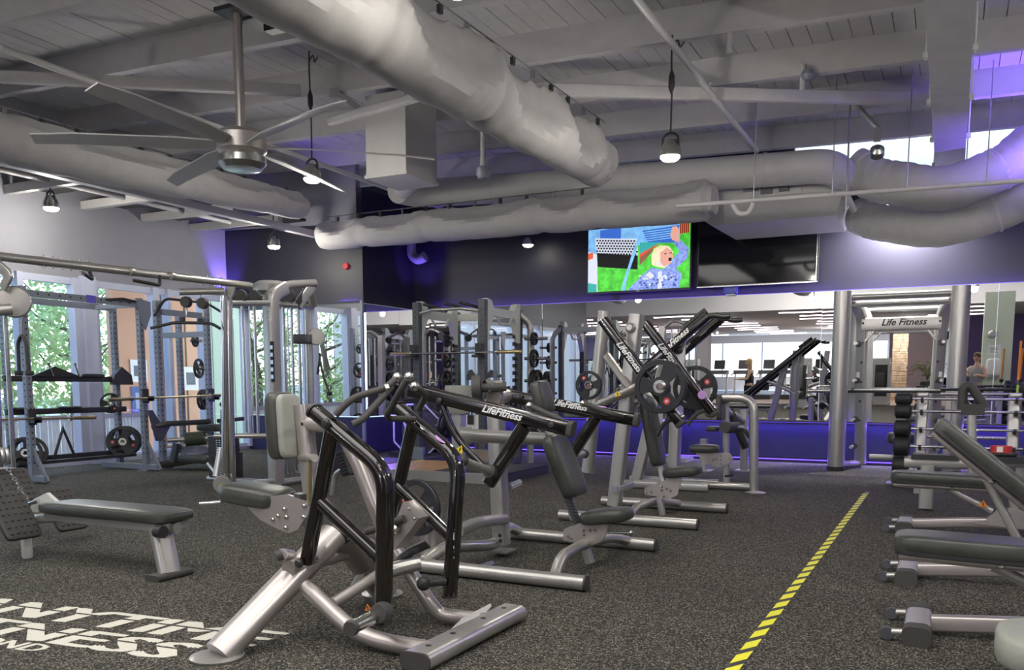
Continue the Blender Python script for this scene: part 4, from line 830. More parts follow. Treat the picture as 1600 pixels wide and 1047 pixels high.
B().tube([(-7.249, 8.900, 1.621), (-7.241, 8.900, 1.556), (-7.289, 8.900, 1.352)], .014).tube([(-7.251, 8.900, 1.556), (-7.186, 8.900, 1.311), (-7.109, 8.900, 1.131)], .014).obj('rope', 'cap', r_); B().cyl((-7.256, 8.900, 1.735), (-7.250, 8.900, 1.589), .008, 8).obj('carabiner', 'steel', r_); B().pad((-7.100, 8.900, 1.107), (.03, .03, .025)).obj('rope_end', 'cap', r_)
# ================================================================ power racks by the windows
def upright(x, y, z1, par, m_='rack', holes=True, s=.075):
    u = B().bb(x-s/2, x+s/2, y-s/2, y+s/2, 0, z1).obj('upright', m_, par)
    if holes:
        b = B()
        for i in range(int((z1-.3)/.075)):
            z = .25+.075*i; b.lathe([(.012, 0), (.012, .002)], (x, y-s/2-.001, z), (0, -1, 0), 8); b.lathe([(.012, 0), (.012, .002)], (x+s/2+.001, y, z), (1, 0, 0), 8)
        h = b.obj('pin_holes', 'cap', u); h['kind'] = 'stuff'
    B().bb(x-.09, x+.09, y-.09, y+.09, 0, .012).obj('foot_plate', m_, u)
    return u
def jcup(x, y, z, par):
    B().bb(x+.03, x+.06, y-.05, y+.05, z-.10, z+.10).obj('j_cup', 'cap', par); B().bb(x+.03, x+.17, y-.045, y+.045, z-.07, z-.03).bb(x+.15, x+.17, y-.045, y+.045, z-.07, z).obj('j_cup_lip', 'cap', par)
def barbell(a, b_, lab, mt_='steel', shaft='steel', grp=None):
    a, b_ = Vector(a), Vector(b_); d = (b_-a).normalized(); t = thing('barbell', lab, 'barbell', a.lerp(b_, .5), grp)
    B().cyl(a+d*.3, b_-d*.3, .0145, 12).obj('shaft', shaft, t)
    for p, s in ((a, d), (b_, -d)):
        B().cyl(p, p+s*.36, .025, 14).obj('sleeve', mt_, t); B().cyl(p+s*.36, p+s*.39, .037, 14).obj('collar', 'steel', t)
    return t
xf, xb_ = -10.2, -11.1
r1 = thing('power_rack', 'light grey power rack with hole-punched posts before the left windows', 'rack', (-10.6, 7.9, 0))
for x, y in ((xf, 6.92), (xf, 8.64), (xb_, 7.25), (xb_, 8.93)): upright(x, y, 2.42, r1)
B().bb(xf-.04, xf+.04, 6.96, 8.6, 2.30, 2.38).obj('crossmember', 'rack', r1); b = B()
for i in range(10): b.lathe([(.013, 0), (.013, .002)], (xf+.041, 7.1+.15*i, 2.34), (1, 0, 0), 8)
b.obj('crossmember_holes', 'cap', r1)
B().bb(xf+.041, xf+.044, 7.78, 7.92, 2.29, 2.39).obj('blue_band', mat('blue_band', (.12, .1, .6), .5), r1)
B().bb(xb_-.04, xb_+.04, 7.3, 8.9, 2.30, 2.38).obj('crossmember', 'rack', r1)
B().sweep([(xf, 8.64, 2.36), (xf, 8.64, 2.0)], rr(.02, .02)).obj('pin', 'cap', r1)
g = [(xf+.04, 8.56, 2.42), (xf+.04, 8.80, 2.38), (xf+.04, 8.80, 2.20), (xf+.04, 8.70, 1.98), (xf+.04, 8.62, 2.1)]
B().poly(g, (.015, 0, 0)).obj('gusset', 'rack', r1)
for y in (6.92, 8.64): B().bb(xb_, xf, y-.035, y+.035, 2.30, 2.36).obj('side_beam', 'rack', r1); B().bb(xb_, xf+.25, y-.035, y+.035, 0.02, .09).obj('base_beam', 'rack', r1); B().sweep([(xf+.28, y, .02), (xf+.03, y, .42)], rr(.06, .02)).obj('brace', 'rack', r1); jcup(xf, y, 1.06 if y > 8 else .82, r1)
B().tube([(xf, 8.0, 2.34), (xf+.1, 8.3, 2.38), (xf+.1, 8.5, 2.36)], .018).obj('pull_up_grip', 'cap', r1)
# storage arms (dark) on the rear posts
for z, nm in ((1.30, 'storage_bar'), (.86, 'storage_bar'), (.22, 'storage_bar')): B().sweep([(xb_+.08, 7.15, z), (xb_+.08, 9.0, z)], rr(.08, .055)).obj(nm, 'cap', r1)
B().sweep([(xb_+.25, 7.15, .18), (xb_+.25, 9.0, .18)], rr(.05, .05)).obj('storage_bar', 'cap', r1)
for y in (7.75, 8.05): B().sweep([(xb_+.15, y, .22), (xb_+.2, y+.12, .62), (xb_+.2, y+.28, .22)], circ(.02)).obj('plate_divider', 'cap', r1) if y < 8 else None
r2 = thing('power_rack', 'light grey power rack in front of the orange wall', 'rack', (-10.6, 9.9, 0))
for x, y in ((xf, 9.87), (xb_, 10.15), (-10.25, 8.98)): upright(x, y, 2.42 if x > -11 else 2.35, r2)
B().bb(xf-.04, xf+.04, 9.0, 9.85, 2.22, 2.30).obj('crossmember', 'rack', r2); B().bb(xb_, xf, 9.83, 9.91, 1.95, 2.03).obj('side_beam', 'rack', r2); B().bb(xb_, xf, 9.83, 9.91, .02, .09).obj('base_beam', 'rack', r2)
B().tube([(xf, 8.9, 2.2), (xf, 9.1, 2.46), (xf, 9.9, 2.46), (xf, 10.3, 2.3)], .02, .1).obj('pull_up_bar', 'cap', r2)
jcup(xf, 9.87, 1.06, r2)
B().sweep([(xf+.05, 8.72, .62), (xf+.15, 8.9, .66), (xf+.15, 9.7, .66)], rr(.06, .09)).obj('spotter_arm', 'cap', r2); B().poly([(xf+.1, 8.62, .86), (xf+.1, 8.7, .86), (xf+.1, 8.82, .68), (xf+.1, 9.0, .62), (xf+.1, 8.85, .42), (xf+.1, 8.74, .42)], (.02, 0, 0)).obj('spotter_plate', 'greyf', r2)
B().sweep([(xf+.1, 9.95, .66), (xf+.1, 10.5, .68)], rr(.06, .09)).obj('spotter_arm', 'cap', r2)
barbell((xf+.13, 7.95, 1.02), (xf+.13, 10.15, 1.06), 'olympic barbell racked before the orange wall', 'brass', 'brass')
barbell((xf+.13, 5.7, .82), (xf+.13, 7.75, .79), 'olympic barbell end racked on the leftmost post', 'brass', 'brass')
for (q, r, ax, l, rl) in (((xb_+.2, 7.30, .32), .215, (1, -.55, .25), 'large black grip plate leaning at the left end of the low storage bar', 10), ((xb_+.14, 7.42, .32), .215, (1, -.5, .25), 'large black grip plate behind the leftmost leaning plate', 40),
    ((xb_+.2, 8.82, .38), .225, (1, -.62, .2), 'large black grip plate with red emblem at the right end of the low storage bar', 240), ((xb_+.12, 8.92, .38), .225, (1, -.6, .2), 'large black grip plate second in the low storage bar stack', 30), ((xb_+.04, 9.02, .38), .225, (1, -.6, .2), 'large black grip plate at the back of the low storage bar stack', 30),
    ((xb_+.12, 8.72, .95), .15, (1, -.6, 0), 'small black grip plate standing on the middle storage bar', 0)):
    plate(q, ax, r, l, None, rl)
plate((xb_+.12, 8.05, .905), (0, 0, 1), .155, 'small black plate lying flat on the middle storage bar', None, 0, .03, False); plate((xb_+.12, 7.35, .905), (0, 0, 1), .155, 'small black plate lying flat at the left end of the middle storage bar', None, 0, .03, False)
for (x, y, z, r, l) in ((xb_+.05, 10.35, 1.92, .10, 'small black plate high on the rack before the orange wall'), (xb_+.05, 10.4, 1.48, .16, 'black grip plate at mid height of the rack before the orange wall'), (xb_+.05, 10.45, .98, .17, 'front black plate of the pair behind the racked barbell'), (xb_+.05, 10.52, .98, .17, 'rear black plate of the pair behind the racked barbell'), (xb_+.05, 10.5, .40, .20, 'large black plate low behind the spotter arm')):
    plate((x+.2, y-.1, z), (1, .35, 0), r, l, None, 20, .035, r > .14); B().cyl((x+.12, y-.12, z), (x+.32, y-.06, z), .024, 12).obj('plate_peg', 'steel', r2)
acc = thing('cable_attachments', 'row of dark cable handles hung on the upper storage bar', 'cable attachment', (xb_+.1, 8.0, 1.33))
B().poly([(xb_+.12, 7.50, 1.33), (xb_+.12, 7.85, 1.47), (xb_+.12, 8.25, 1.33)], (.04, 0, 0)).obj('triangle_handle', 'cap', acc); B().poly([(xb_+.12, 8.75, 1.22), (xb_+.12, 9.1, 1.22), (xb_+.12, 9.08, 1.36), (xb_+.12, 8.92, 1.48), (xb_+.12, 8.78, 1.36)], (.08, 0, 0)).obj('v_handle', 'cap', acc)
for y in (7.75, 8.15): B().tube([(xb_+.15, y, 1.5), (xb_+.15, y+.06, 1.33)], .012).ball((xb_+.15, y, 1.51), .022).obj('chrome_grip', 'steel', acc)
B().pad((xb_+.12, 8.45, 1.35), (.03, .18, .025)).obj('bar_handle', 'cap', acc)
# roller bench behind
t = thing('roller_bench', 'bench with dark green foam roller and low pad beside the cable tower', 'gym bench', (-9.0, 9.0, 0))
B().tube([(-9.810, 9.000, 0.433), (-9.653, 9.200, 0.454)], .10, 0, 22).obj('foam_roller', mat('green_foam', (.035, .05, .03), .6), t); B().tube([(-10.047, 8.900, 0.422), (-9.517, 9.400, 0.447)], .035, 0, 12).obj('roller_axle', 'silver', t)
B().pad((-9.585, 9.000, 0.163), (.26, .14, .06), rotm(0, 0, 10), .4, .4).obj('seat', 'uph', t); B().box((-9.894, 9.200, 0.278), (.42, .2, .1)).obj('seat_frame', 'rack', t)
B().sweep([(-10.075, 9.000, 0.098), (-9.980, 9.000, 0.381)], rr(.10, .07)).obj('leg', 'greyf', t); B().sweep([(-10.165, 9.000, 0.329), (-9.523, 9.400, 0.324)], rr(.05, .05)).obj('side_rail', 'silver', t)
B().tube([(-9.488, 9.400, 0.278), (-9.475, 9.300, 0.042), (-9.642, 9.200, 0.193)], .03, .05).obj('brace', 'silver', t); B().sweep([(-10.227, 8.900, 0.053), (-9.658, 9.400, 0.178)], rr(.12, .04)).obj('base', 'cap', t)
t = thing('leg_machine', 'dark knee pad and lever of a machine left of the chrome posts', 'gym machine', (-9.0, 10.0, 0))
B().tube([(-9.884, 9.800, 0.649), (-9.874, 9.800, 0.844)], .025).ball((-9.870, 9.800, 0.922), .04).obj('lever', 'cap', t); B().pad((-10.113, 9.800, 0.566), (.25, .1, .06)).obj('pad', 'uph', t); B().tube([(-10.053, 9.800, 0.449), (-9.948, 9.800, -0.089)], .04).tube([(-10.119, 9.800, 0.448), (-10.248, 9.800, 0.047)], .03).obj('frame', 'silver', t)
# ================================================================ half rack and platform before the mirror
t = thing('lifting_platform', 'low black lifting platform with wooden centre under the half rack', 'platform', (-6.5, 10.2, 0))
B().bb(-8.0, -4.9, 9.35, 10.85, 0, .10).obj('base', 'cap', t); B().bb(-7.0, -5.9, 9.37, 10.83, .10, .112).obj('wood_panel', mat('wood_panel', (.45, .26, .10), .4, 0, .2, 6), t)
for x0, x1 in ((-8.0, -7.01), (-5.89, -4.9)): B().bb(x0, x1, 9.36, 10.84, .10, .118).obj('rubber_mat', 'rub', t)
B().bb(-8.0, -4.9, 9.30, 9.37, .0, .125).obj('edge_rail', 'silver', t)
hr = thing('half_rack', 'dark half rack with pale gusset plates and a barbell before the mirror', 'rack', (-6.5, 11.4, 0))
for x in (-7.05, -5.95):
    upright(x, 10.9, 2.42, hr, 'greyf', True, .10); upright(x, 12.05, 2.36, hr, 'greyf', True, .09)
    B().bb(x-.035, x+.035, 10.95, 12.0, 2.20, 2.32).obj('side_beam', 'white', hr)
    for y, s in ((10.96, 1), (12.0, -1)): B().poly([(x, y, 2.44), (x, y+.12*s, 2.42), (x, y+.2*s, 2.30), (x, y+.2*s, 2.22), (x, y+.12*s, 2.12), (x, y, 1.85)], (.10, 0, 0)).obj('gusset', 'white', hr)
    B().tube([(x+.06, 11.2, 2.22), (x+.06, 11.3, 2.10), (x+.06, 11.6, 2.10), (x+.06, 11.7, 2.22)], .018, .04).obj('grip', 'white', hr)
    B().bb(x-.05, x+.05, 10.9, 12.0, .02, .12).obj('base_beam', 'greyf', hr); B().bb(x-.14, x+.14, 10.80, 10.85, 0, .3).obj('foot_bracket', 'steel', hr)
    b = B()
    for i in range(14): b.bb(x-.05, x-.01, 11.93, 11.99, .6+.11*i, .655+.11*i)
    b.obj('peg_teeth', 'cap', hr)
    B().sweep([(x+.13*(1 if x > -6.5 else -1), 12.2, 0), (x+.13*(1 if x > -6.5 else -1), 12.2, 2.15), (x, 12.05, 2.3)], rr(.09, .09, .02), .15).obj('curved_post', 'silver', hr)
B().bb(-7.0, -6.0, 12.0, 12.08, 2.22, 2.32).obj('rear_beam', 'white', hr); B().bb(-7.0, -6.0, 12.02, 12.08, .3, .38).obj('rear_beam', 'greyf', hr)
B().tube([(-7.0, 10.9, 2.26), (-6.75, 10.85, 2.30), (-6.5, 10.9, 2.30), (-6.25, 10.85, 2.30), (-6.0, 10.9, 2.26)], .024, .06).obj('pull_up_bar', 'silver', hr)
for x in (-6.8, -6.45, -6.2): B().tube([(x-.08, 10.8, 2.38), (x+.1, 10.95, 2.33), (x+.14, 11.1, 2.30)], .022, .03).obj('pull_up_grip', 'cap', hr)
for x in (-7.05, -5.95): B().bb(x-.05, x+.05, 10.76, 10.85, 1.62, 1.80).bb(x-.05, x+.05, 10.66, 10.85, 1.60, 1.64).obj('j_cup', 'cap', hr)
B().bb(-7.0, -6.9, 10.3, 10.85, .95, 1.02).bb(-6.05, -5.95, 10.3, 10.85, .95, 1.02).obj('spotter_arm', 'cap', hr)
barbell((-7.42, 10.74, 1.67), (-5.25, 10.74, 1.67), 'barbell with gold sleeves racked on the half rack', 'brass', 'steel')
k = 0
for x, s in ((-5.78, 1), (-7.22, -1)):
    for z, r in ((.55, .2), (1.0, .2), (1.28, .17), (1.62, .14), (1.92, .10)):
        for j in range(2 if r > .15 else 1):
            wh = ('right' if s > 0 else 'left'); hl = {.55: 'lowest', 1.0: 'second lowest', 1.28: 'middle', 1.62: 'second highest', 1.92: 'highest'}[z]
            plate((x+s*(.06+.06*j), 12.12, z), (1, 0, 0), r, '%s black plate, %s peg, %s side of the half rack' % (('inner' if j == 0 else 'outer') if r > .15 else 'single', hl, wh), None, 15*k, .045, r > .12); k += 1
        B().cyl((x-s*.1, 12.12, z), (x+s*.28, 12.12, z), .024, 12).obj('plate_peg', 'steel', hr)
for x, y, l in ((-8.75, 13.7, 'left'), (-4.15, 13.6, 'right')):
    u = thing('cable_column', 'slim grey cable column with pulleys beside the mirror, %s of the half rack' % l, 'cable machine', (x, y, 0))
    B().bb(x-.05, x+.05, y-.05, y+.05, 0, 2.15).obj('column', 'silver', u); B().tube([(x, y, 2.1), (x+.2, y-.05, 2.25), (x+.45, y-.05, 2.15)], .03, .1).obj('top_arm', 'silver', u)
    B().bb(x+.1, x+.3, y-.02, y+.1, .1, 1.2).obj('weight_stack', 'cap', u); B().cyl((x+.15, y, .1), (x+.15, y, 2.1), .015).cyl((x+.28, y, .1), (x+.28, y, 2.1), .015).obj('guide_rod', 'chrome', u)
    B().lathe([(0, -.02), (.07, -.02), (.07, .02), (0, .02)], (x+.45, y-.06, 2.1), (0, 1, 0)).obj('pulley', 'grip', u); B().bb(x-.2, x+.5, y-.25, y+.2, 0, .06).obj('base', 'silver', u)
# violet lit drum machine
t = thing('drum_machine', 'dark drum shaped machine with thin angular frame lit violet, left of the half rack', 'gym machine', (-8.0, 12.3, 0))
B().lathe([(.0, -.2), (.36, -.2), (.38, -.16), (.38, .16), (.36, .2), (0, .2)], (-8.0, 12.6, .42), (.25, -1, 0), 28).obj('drum', 'cap', t)
c = Vector((-8.0, 12.35, .45)); q = [c+Vector((.62*math.cos(math.radians(a))*.8, -.05, .47*math.sin(math.radians(a)))) for a in (25, 70, 110, 155, 205, 250, 290, 335, 25)]
B().tube(q, .016, .03, 8).obj('frame', 'frame', t); B().tube([c+Vector((-.22, -.12, .2)), c+Vector((-.16, -.12, .24)), c+Vector((.0, -.12, -.12)), c+Vector((-.06, -.12, -.2)), c+Vector((-.22, -.12, .2))], .018, .02, 8).obj('handle_loop', 'frame', t); B().bb(-8.5, -7.5, 12.2, 12.9, 0, .08).obj('base', 'navy', t)
l_ = D.lights.new('violet', 'POINT'); l_.energy = 14; l_.color = V; o = D.objects.new('violet_lamp', l_); C.objects.link(o); o.location = (-8.3, 11.9, .9)
t = thing('tread_pad', 'ribbed black pedal plate standing behind the foreground row machine', 'pedal', (-6.4, 7.4, 0))
a_, b__ = Vector((-5.750, 7.400, 0.55)), Vector((-5.614, 7.400, 0.247)); B().sweep([a_, b__], rr(.03, .17), hint=(0, 1, 0)).obj('plate', 'cap', t) if 0 else None
R_ = rotm(0, -20, 0); cc = (a_+b__)/2; B().box(cc, (.10, .2, .27), R_).obj('plate', 'cap', t); b = B()
for i in range(7): b.box(cc+R_ @ Vector((.0, -.105, -.11+.036*i)), (.11, .02, .014), R_)
b.obj('ribs', 'rub', t); B().tube([cc+Vector((-.05, .05, -.05)), (cc.x-.25, cc.y+.1, .25), (cc.x-.3, cc.y+.1, .02)], .03, .05).obj('stand', 'silver', t)
t = thing('upholstered_stool', 'grey padded column top behind the black arms of the shoulder press', 'gym machine', (-5.3, 9.4, 0))
c = (-5.484, 9.400, 1.181); B().lathe([(0, .0), (.16, 0), (.17, -.03), (.15, -.30), (.13, -.35)], (c[0], 9.4, c[2]+.03), n=24).obj('shroud', 'upht', t); B().sweep([(c[0], 9.4, 0.0), (c[0], 9.4, c[2]-.28)], rr(.14, .14)).obj('column', 'silver', t)
t = thing('label_board', 'small white board with black hooks behind the shoulder press', 'sign', (-6.221, 11.200, 0.647))
B().box((-6.221, 11.200, 0.657), (.36, .02, .24)).obj('board', 'lett', t); B().box((-6.312, 11.170, 0.703), (.10, .01, .14)).obj('picture', 'cap', t)
for q in ((-6.129, 11.170, 0.688), (-6.022, 11.170, 0.69)): B().tube([q, Vector(q)-Vector((0, .02, .06)), Vector(q)-Vector((.03, .02, .08))], .008).obj('hook', 'cap', t)
B().sweep([(-6.222, 11.200, 0.553), (-6.224, 11.200, 0.02)], rr(.06, .06)).obj('stand', 'greyf', t)
# ================================================================ smith machine
t = thing('smith_machine', 'tall silver smith machine with round front posts and lettered crossbar', 'gym machine', (-.6, 13.4, 0))
xl, xr = -1.40, .075
for x in (xl, xr):
    p_ = B().cyl((x, 13.1, 0.0), (x, 13.1, 2.52), .118, 28).obj('front_post', 'silver', t); B().cyl((x, 13.1, .0), (x, 13.1, .06), .128, 28).obj('post_foot', 'cap', p_)
    s = 1 if x < -1 else -1; B().sweep([(x+.27*s, 13.75, .05), (x+.22*s, 13.65, 2.25), (x+.05*s, 13.35, 2.44), (x, 13.15, 2.44)], rr(.16, .10, .03), .2).obj('rear_upright', 'silver', t)
    B().tube([(x, 13.1, .06), (x+.1*s, 13.5, .06), (x+.27*s, 13.75, .06)], .05, .1, 14).obj('base_tube', 'silver', t)
    for z, l in ((.33, .2), (.72, .22), (1.28, .24), (1.80, .16)): B().cyl((x+.18*s, 13.55, z), (x-.02*s, 13.55, z) if 0 else (x+.18*s-.3*s*0-.0, 13.2, z), .024, 12).obj('plate_peg', 'silver', t); B().cyl((x+.2*s, 13.5, z), (x+.2*s, 13.44, z), .045, 14).obj('peg_collar', 'grip', t)
    b = B()
    for i in range(6): b.lathe([(.018, 0), (.018, .003)], (x+.24*s, 13.62-.012*i, .7+.28*i), (0, -1, 0), 8)
    b.obj('latch_holes', 'cap', t); B().bb(x+.2*s-.02, x+.2*s+.02, 13.58, 13.59, 1.30, 1.40).obj('spec_label', 'lett', t)
B().tube([(xl, 13.15, 2.44), (xr, 13.15, 2.44)], .05, 0, 14).obj('top_tube', 'silver', t); B().tube([(xl+.1, 13.4, 2.36), (xr-.1, 13.4, 2.36)], .045, 0, 14).obj('top_tube', 'silver', t)
cb_ = B().sweep([(xl+.22, 13.6, 2.08), (xr-.22, 13.6, 2.08)], rr(.06, .19, .02), hint=(0, 1, 0)).obj('crossbar', 'silver', t); text('crossbar_lettering', 'Life Fitness', (-.92, 13.565, 2.06), (1, 0, 0), (0, 0, 1), .13, 'ink', cb_, .001, .3, .003)
for s, x in ((1, xl+.28), (-1, xr-.28)): B().sweep([(x, 13.62, 1.85), (x+.12*s, 13.62, 2.0)], rr(.03, .05)).obj('corner_gusset', 'silver', t)
sb = B().cyl((xl-.02, 13.32, 1.13), (xr+.30, 13.32, 1.13), .026, 14).obj('smith_bar', 'cap', t); B().cyl((xl-.46, 13.32, 1.13), (xl-.05, 13.32, 1.13), .028, 14).obj('bar_sleeve', 'steel', t)
# ================================================================ barbell rack at the right
t = thing('barbell_rack', 'silver upright rack holding fixed barbells at the right', 'rack', (.2, 11.0, 0))
for x in (-.27, .66):
    B().sweep([(x, 11.05, .05), (x, 11.15, 1.08)], rr(.13, .08, .02), hint=(1, 0, 0)).obj('upright', 'silver', t); B().sweep([(x, 10.7, .04), (x, 11.4, .04)], rr(.10, .07)).obj('base_foot', 'silver', t)
    B().pad((x, 11.12, 1.10), (.07, .06, .03)).obj('upright_cap', 'silver', t)
    for z in (.30, .52, .72, .92, 1.06): B().sweep([(x, 11.05, z-.03), (x, 10.88, z-.03), (x, 10.84, z+.01)], rr(.03, .03)).obj('hook', 'grip', t)
B().cyl((-.27, 11.15, .62), (.66, 11.15, .62), .02).cyl((-.27, 11.15, .4), (.66, 11.15, .4), .02).obj('cross_tube', 'chrome', t)
hs = (('lowest', .30, .10), ('second lowest', .52, .115), ('middle', .72, .10), ('second highest', .92, .085), ('topmost', 1.06, .07))
for n_, z, r in hs:
    q = thing('fixed_barbell', '%s fixed barbell with black round heads on the right hand rack' % n_, 'barbell', (.2, 10.87, z), 'fixed barbells on the silver rack')
    B().cyl((-.40, 10.87, z), (.78, 10.87, z), .016, 12).obj('shaft', 'chrome', q); B().cyl((-.16, 10.87, z), (.12, 10.87, z), .018, 12).obj('knurled_grip', 'steel', q)
    for x in (-.46, .84): B().lathe([(r*.6, -.09), (r, -.07), (r, .07), (r*.6, .09)], (x, 10.87, z), (1, 0, 0), 20).obj('head', 'rub', q)
for i in range(3):
    q = thing('fixed_barbell', ('blue sleeved', 'plain grey', 'black')[i]+' barbell on the far rack behind the padded roller at right', 'barbell', (.5, 12.4, 1.12-.07*i)); B().cyl((-.1, 12.4+.1*i, 1.16-.06*i), (.78, 12.4+.1*i, 1.16-.06*i), .02).obj('shaft', 'steel' if i == 1 else 'navy', q); B().lathe([(.06, -.05), (.09, -.03), (.09, .03), (.06, .05)], (.82, 12.4+.1*i, 1.16-.06*i), (1, 0, 0)).obj('head', 'rub', q)
fr_ = thing('barbell_rack', 'second barbell rack farther back at the right', 'rack', (.5, 12.6, 0)); B().sweep([(.0, 12.6, 0), (.0, 12.6, 1.1)], rr(.08, .06)).sweep([(.72, 12.6, 0), (.72, 12.6, 1.1)], rr(.08, .06)).obj('upright', 'silver', fr_)
q = thing('dumbbell_rack', 'dark dumbbells crowded on a rack at the right picture edge', 'rack', (1.2, 11.2, 0)); B().bb(.9, 2.2, 11.0, 11.5, .55, .6).bb(.9, 2.2, 11.0, 11.5, .95, 1.0).obj('shelf', 'cap', q)
for x in (.95, 2.1): B().bb(x, x+.06, 11.1, 11.2, 0, 1.0).obj('leg', 'silver', q)
for i in range(8):
    for z, l in ((1.08, 'upper'), (.68, 'lower')):
        x = .98+.15*i; w_ = thing('dumbbell', 'round headed black dumbbell, %s on the %s shelf at the right edge' % (ORD[i], l), 'dumbbell', (x, 11.2, z-.08), 'dumbbells on the %s shelf' % l); B().cyl((x, 11.02, z), (x, 11.4, z), .016).obj('handle', 'chrome', w_)
        for y in (11.05, 11.37): B().lathe([(.05, -.05), (.07, -.03), (.07, .03), (.05, .05)], (x, y, z), (0, 1, 0), 14).obj('head', 'rub', w_)
for i, (px, l) in enumerate(((.72, 'left'), (.98, 'right'))):
    q = thing('exercise_pole', '%s green and orange exercise pole standing at the right edge' % l, 'pole', (px, 12.0, 0)); B().cyl((px, 12.0, 0), (px+.02, 12.2, 1.25), .014, 8).obj('green_section', mat('pole_green', (.3, .5, .08), .5), q); B().cyl((px+.02, 12.2, 1.25), (px+.03, 12.3, 1.75), .014, 8).obj('orange_section', 'orange', q); B().cyl((px+.02, 12.19, 1.22), (px+.02, 12.2, 1.27), .03, 10).obj('clamp', 'cap', q)
# ================================================================ benches at the right
def bench(y, lab, xoff, back, feet=True):
    t = thing('adjustable_bench', lab, 'gym bench', (.5+xoff, y, 0)); o = Vector((xoff, y, 0)); v = lambda x, dy, z: o+Vector((x, dy, z))
    B().sweep([v(-.02, -.24, .045), v(-.02, .24, .045)], rr(.12, .09, .03, 4), hint=(1, 0, 0)).obj('front_foot', 'silver', t)
    for s in (-1, 1):
        B().sweep([v(-.02, .17*s, .045), v(-.02, .265*s, .045)], rr(.128, .098, .035, 4), hint=(1, 0, 0)).obj('foot_cap', 'grip', t)
        B().tube([v(-.07, .2*s, .05), v(-.13, .2*s, .045)], .018).obj('wheel_arm', 'silver', t); B().lathe([(.03, -.015), (.034, 0), (.03, .015)], v(-.15, .2*s, .036), (0, 1, 0), 14).obj('wheel', 'greyf', t)
    B().sweep([v(.04, 0, .06), v(.6, 0, .11), v(1.35, 0, .07)], rr(.06, .08, .015), .2, hint=(0, 1, 0)).obj('base_beam', 'champ', t)
    B().poly([v(.42, -.035, .10), v(.58, -.035, .13), v(.66, -.035, .22), v(.78, -.035, .24), v(.88, -.035, .20), v(.95, -.035, .12), v(.9, -.035, .07)], (0, .012, 0)).obj('hinge_plate', 'champ', t)
    B().poly([v(.42, .035, .10), v(.58, .035, .13), v(.66, .035, .22), v(.78, .035, .24), v(.88, .035, .20), v(.95, .035, .12), v(.9, .035, .07)], (0, .012, 0)).obj('hinge_plate', 'champ', t)
    bolts('hinge_bolt', [v(.72, -.045, .18)], (0, -1, 0), .032, 'steel', t, .02); tri(t, v(.55, -.05, .26), .035, (1, 0, 0), (0, 0, 1), m='orange')
    B().sweep([v(1.35, -.3, .04), v(1.35, .3, .04)], rr(.1, .08, .02), hint=(1, 0, 0)).obj('rear_foot', 'silver', t)
    h = v(.74, 0, .37); a = math.radians(back); d = Vector((-math.cos(a), 0, math.sin(a))); n = Vector((math.sin(a), 0, math.cos(a)))
    R = Matrix((-d, Vector((0, 1, 0)), n)).transposed()
    B().pad(h+d*.44+n*.075, (.45, .145, .046), R, .35, .25).obj('back_pad', 'uph', t)
    B().pad(h+d*.44+n*.045, (.44, .14, .03), R, .25, .2).obj('back_pad_base', 'cap', t)
    B().sweep([h+d*.0, h+d*.86], rr(.10, .04, .012), hint=(0, 1, 0)).obj('back_frame', 'champ', t); bolts('frame_bolt', [h+d*.42+Vector((0, -.052, 0))], (0, -1, 0), .014, 'steel', t)
    B().sweep([h+d*.45-n*.01, v(.62, 0, .20)], rr(.05, .05, .015), hint=(0, 1, 0)).obj('support_strut', 'silver', t)
    B().sweep([v(.74, 0, .37), v(.80, 0, .12)], rr(.07, .06), hint=(0, 1, 0)).obj('seat_post', 'silver', t)
    B().pad(v(1.02, 0, .43), (.20, .15, .045), None, .35, .3).obj('seat_pad', 'uph', t); B().sweep([v(.76, 0, .37), v(1.22, 0, .38)], rr(.08, .04)).obj('seat_frame', 'champ', t)
    return t
bench(4.62, 'flat adjustable bench nearest the camera at the right edge', -.06, 1)
bench(5.95, 'inclined adjustable bench with raised back pad at the right', -.16, 40)
bench(7.95, 'flat adjustable bench behind the inclined one at the right', -.26, 1)
t = thing('utility_bench', 'small padded stool on a silver post at the far end of the right benches', 'gym bench', (-.45, 11.6, 0))
B().pad((-.50, 11.6, .57), (.16, .2, .07), None, .4, .5).obj('seat', 'uph', t); B().sweep([(-.52, 11.6, .02), (-.52, 11.6, .5)], circ(.07, 16)).obj('post', 'steel', t); B().bb(-.64, -.38, 11.45, 11.75, 0, .02).obj('base', 'greyf', t); B().sweep([(-.85, 11.6, .33), (-.3, 11.6, .33)], rr(.06, .04)).obj('side_bar', 'silver', t)
t = thing('leg_curl_bench', 'bench station with tray and black padded chevron on a post', 'gym machine', (.3, 9.0, 0))
B().sweep([(-.36, 9.3, .46), (1.4, 9.3, .48)], rr(.10, .07, .02)).obj('main_beam', 'silver', t); B().bb(-.3, .12, 9.2, 9.42, .50, .55).bb(.26, 1.1, 9.1, 9.42, .50, .56).obj('tray', 'cap', t)
B().sweep([(-.15, 9.3, .02), (-.15, 9.3, .44)], rr(.13, .10)).obj('leg', 'silver', t); B().sweep([(.62, 9.3, .46), (.64, 9.3, .05), (1.4, 9.3, .06)], rr(.12, .08), .08, hint=(0, 1, 0)).obj('leg', 'silver', t)
B().sweep([(0.244, 9.200, 0.265), (0.197, 9.200, 0.94)], rr(.09, .08, .02), hint=(0, 1, 0)).obj('pad_post', 'silver', t); text('post_lettering', 'Life Fitness', (0.257, 9.130, 0.382), (0, 0, 1), (-1, 0, 0), .05, 'ink', t, .001, .3)
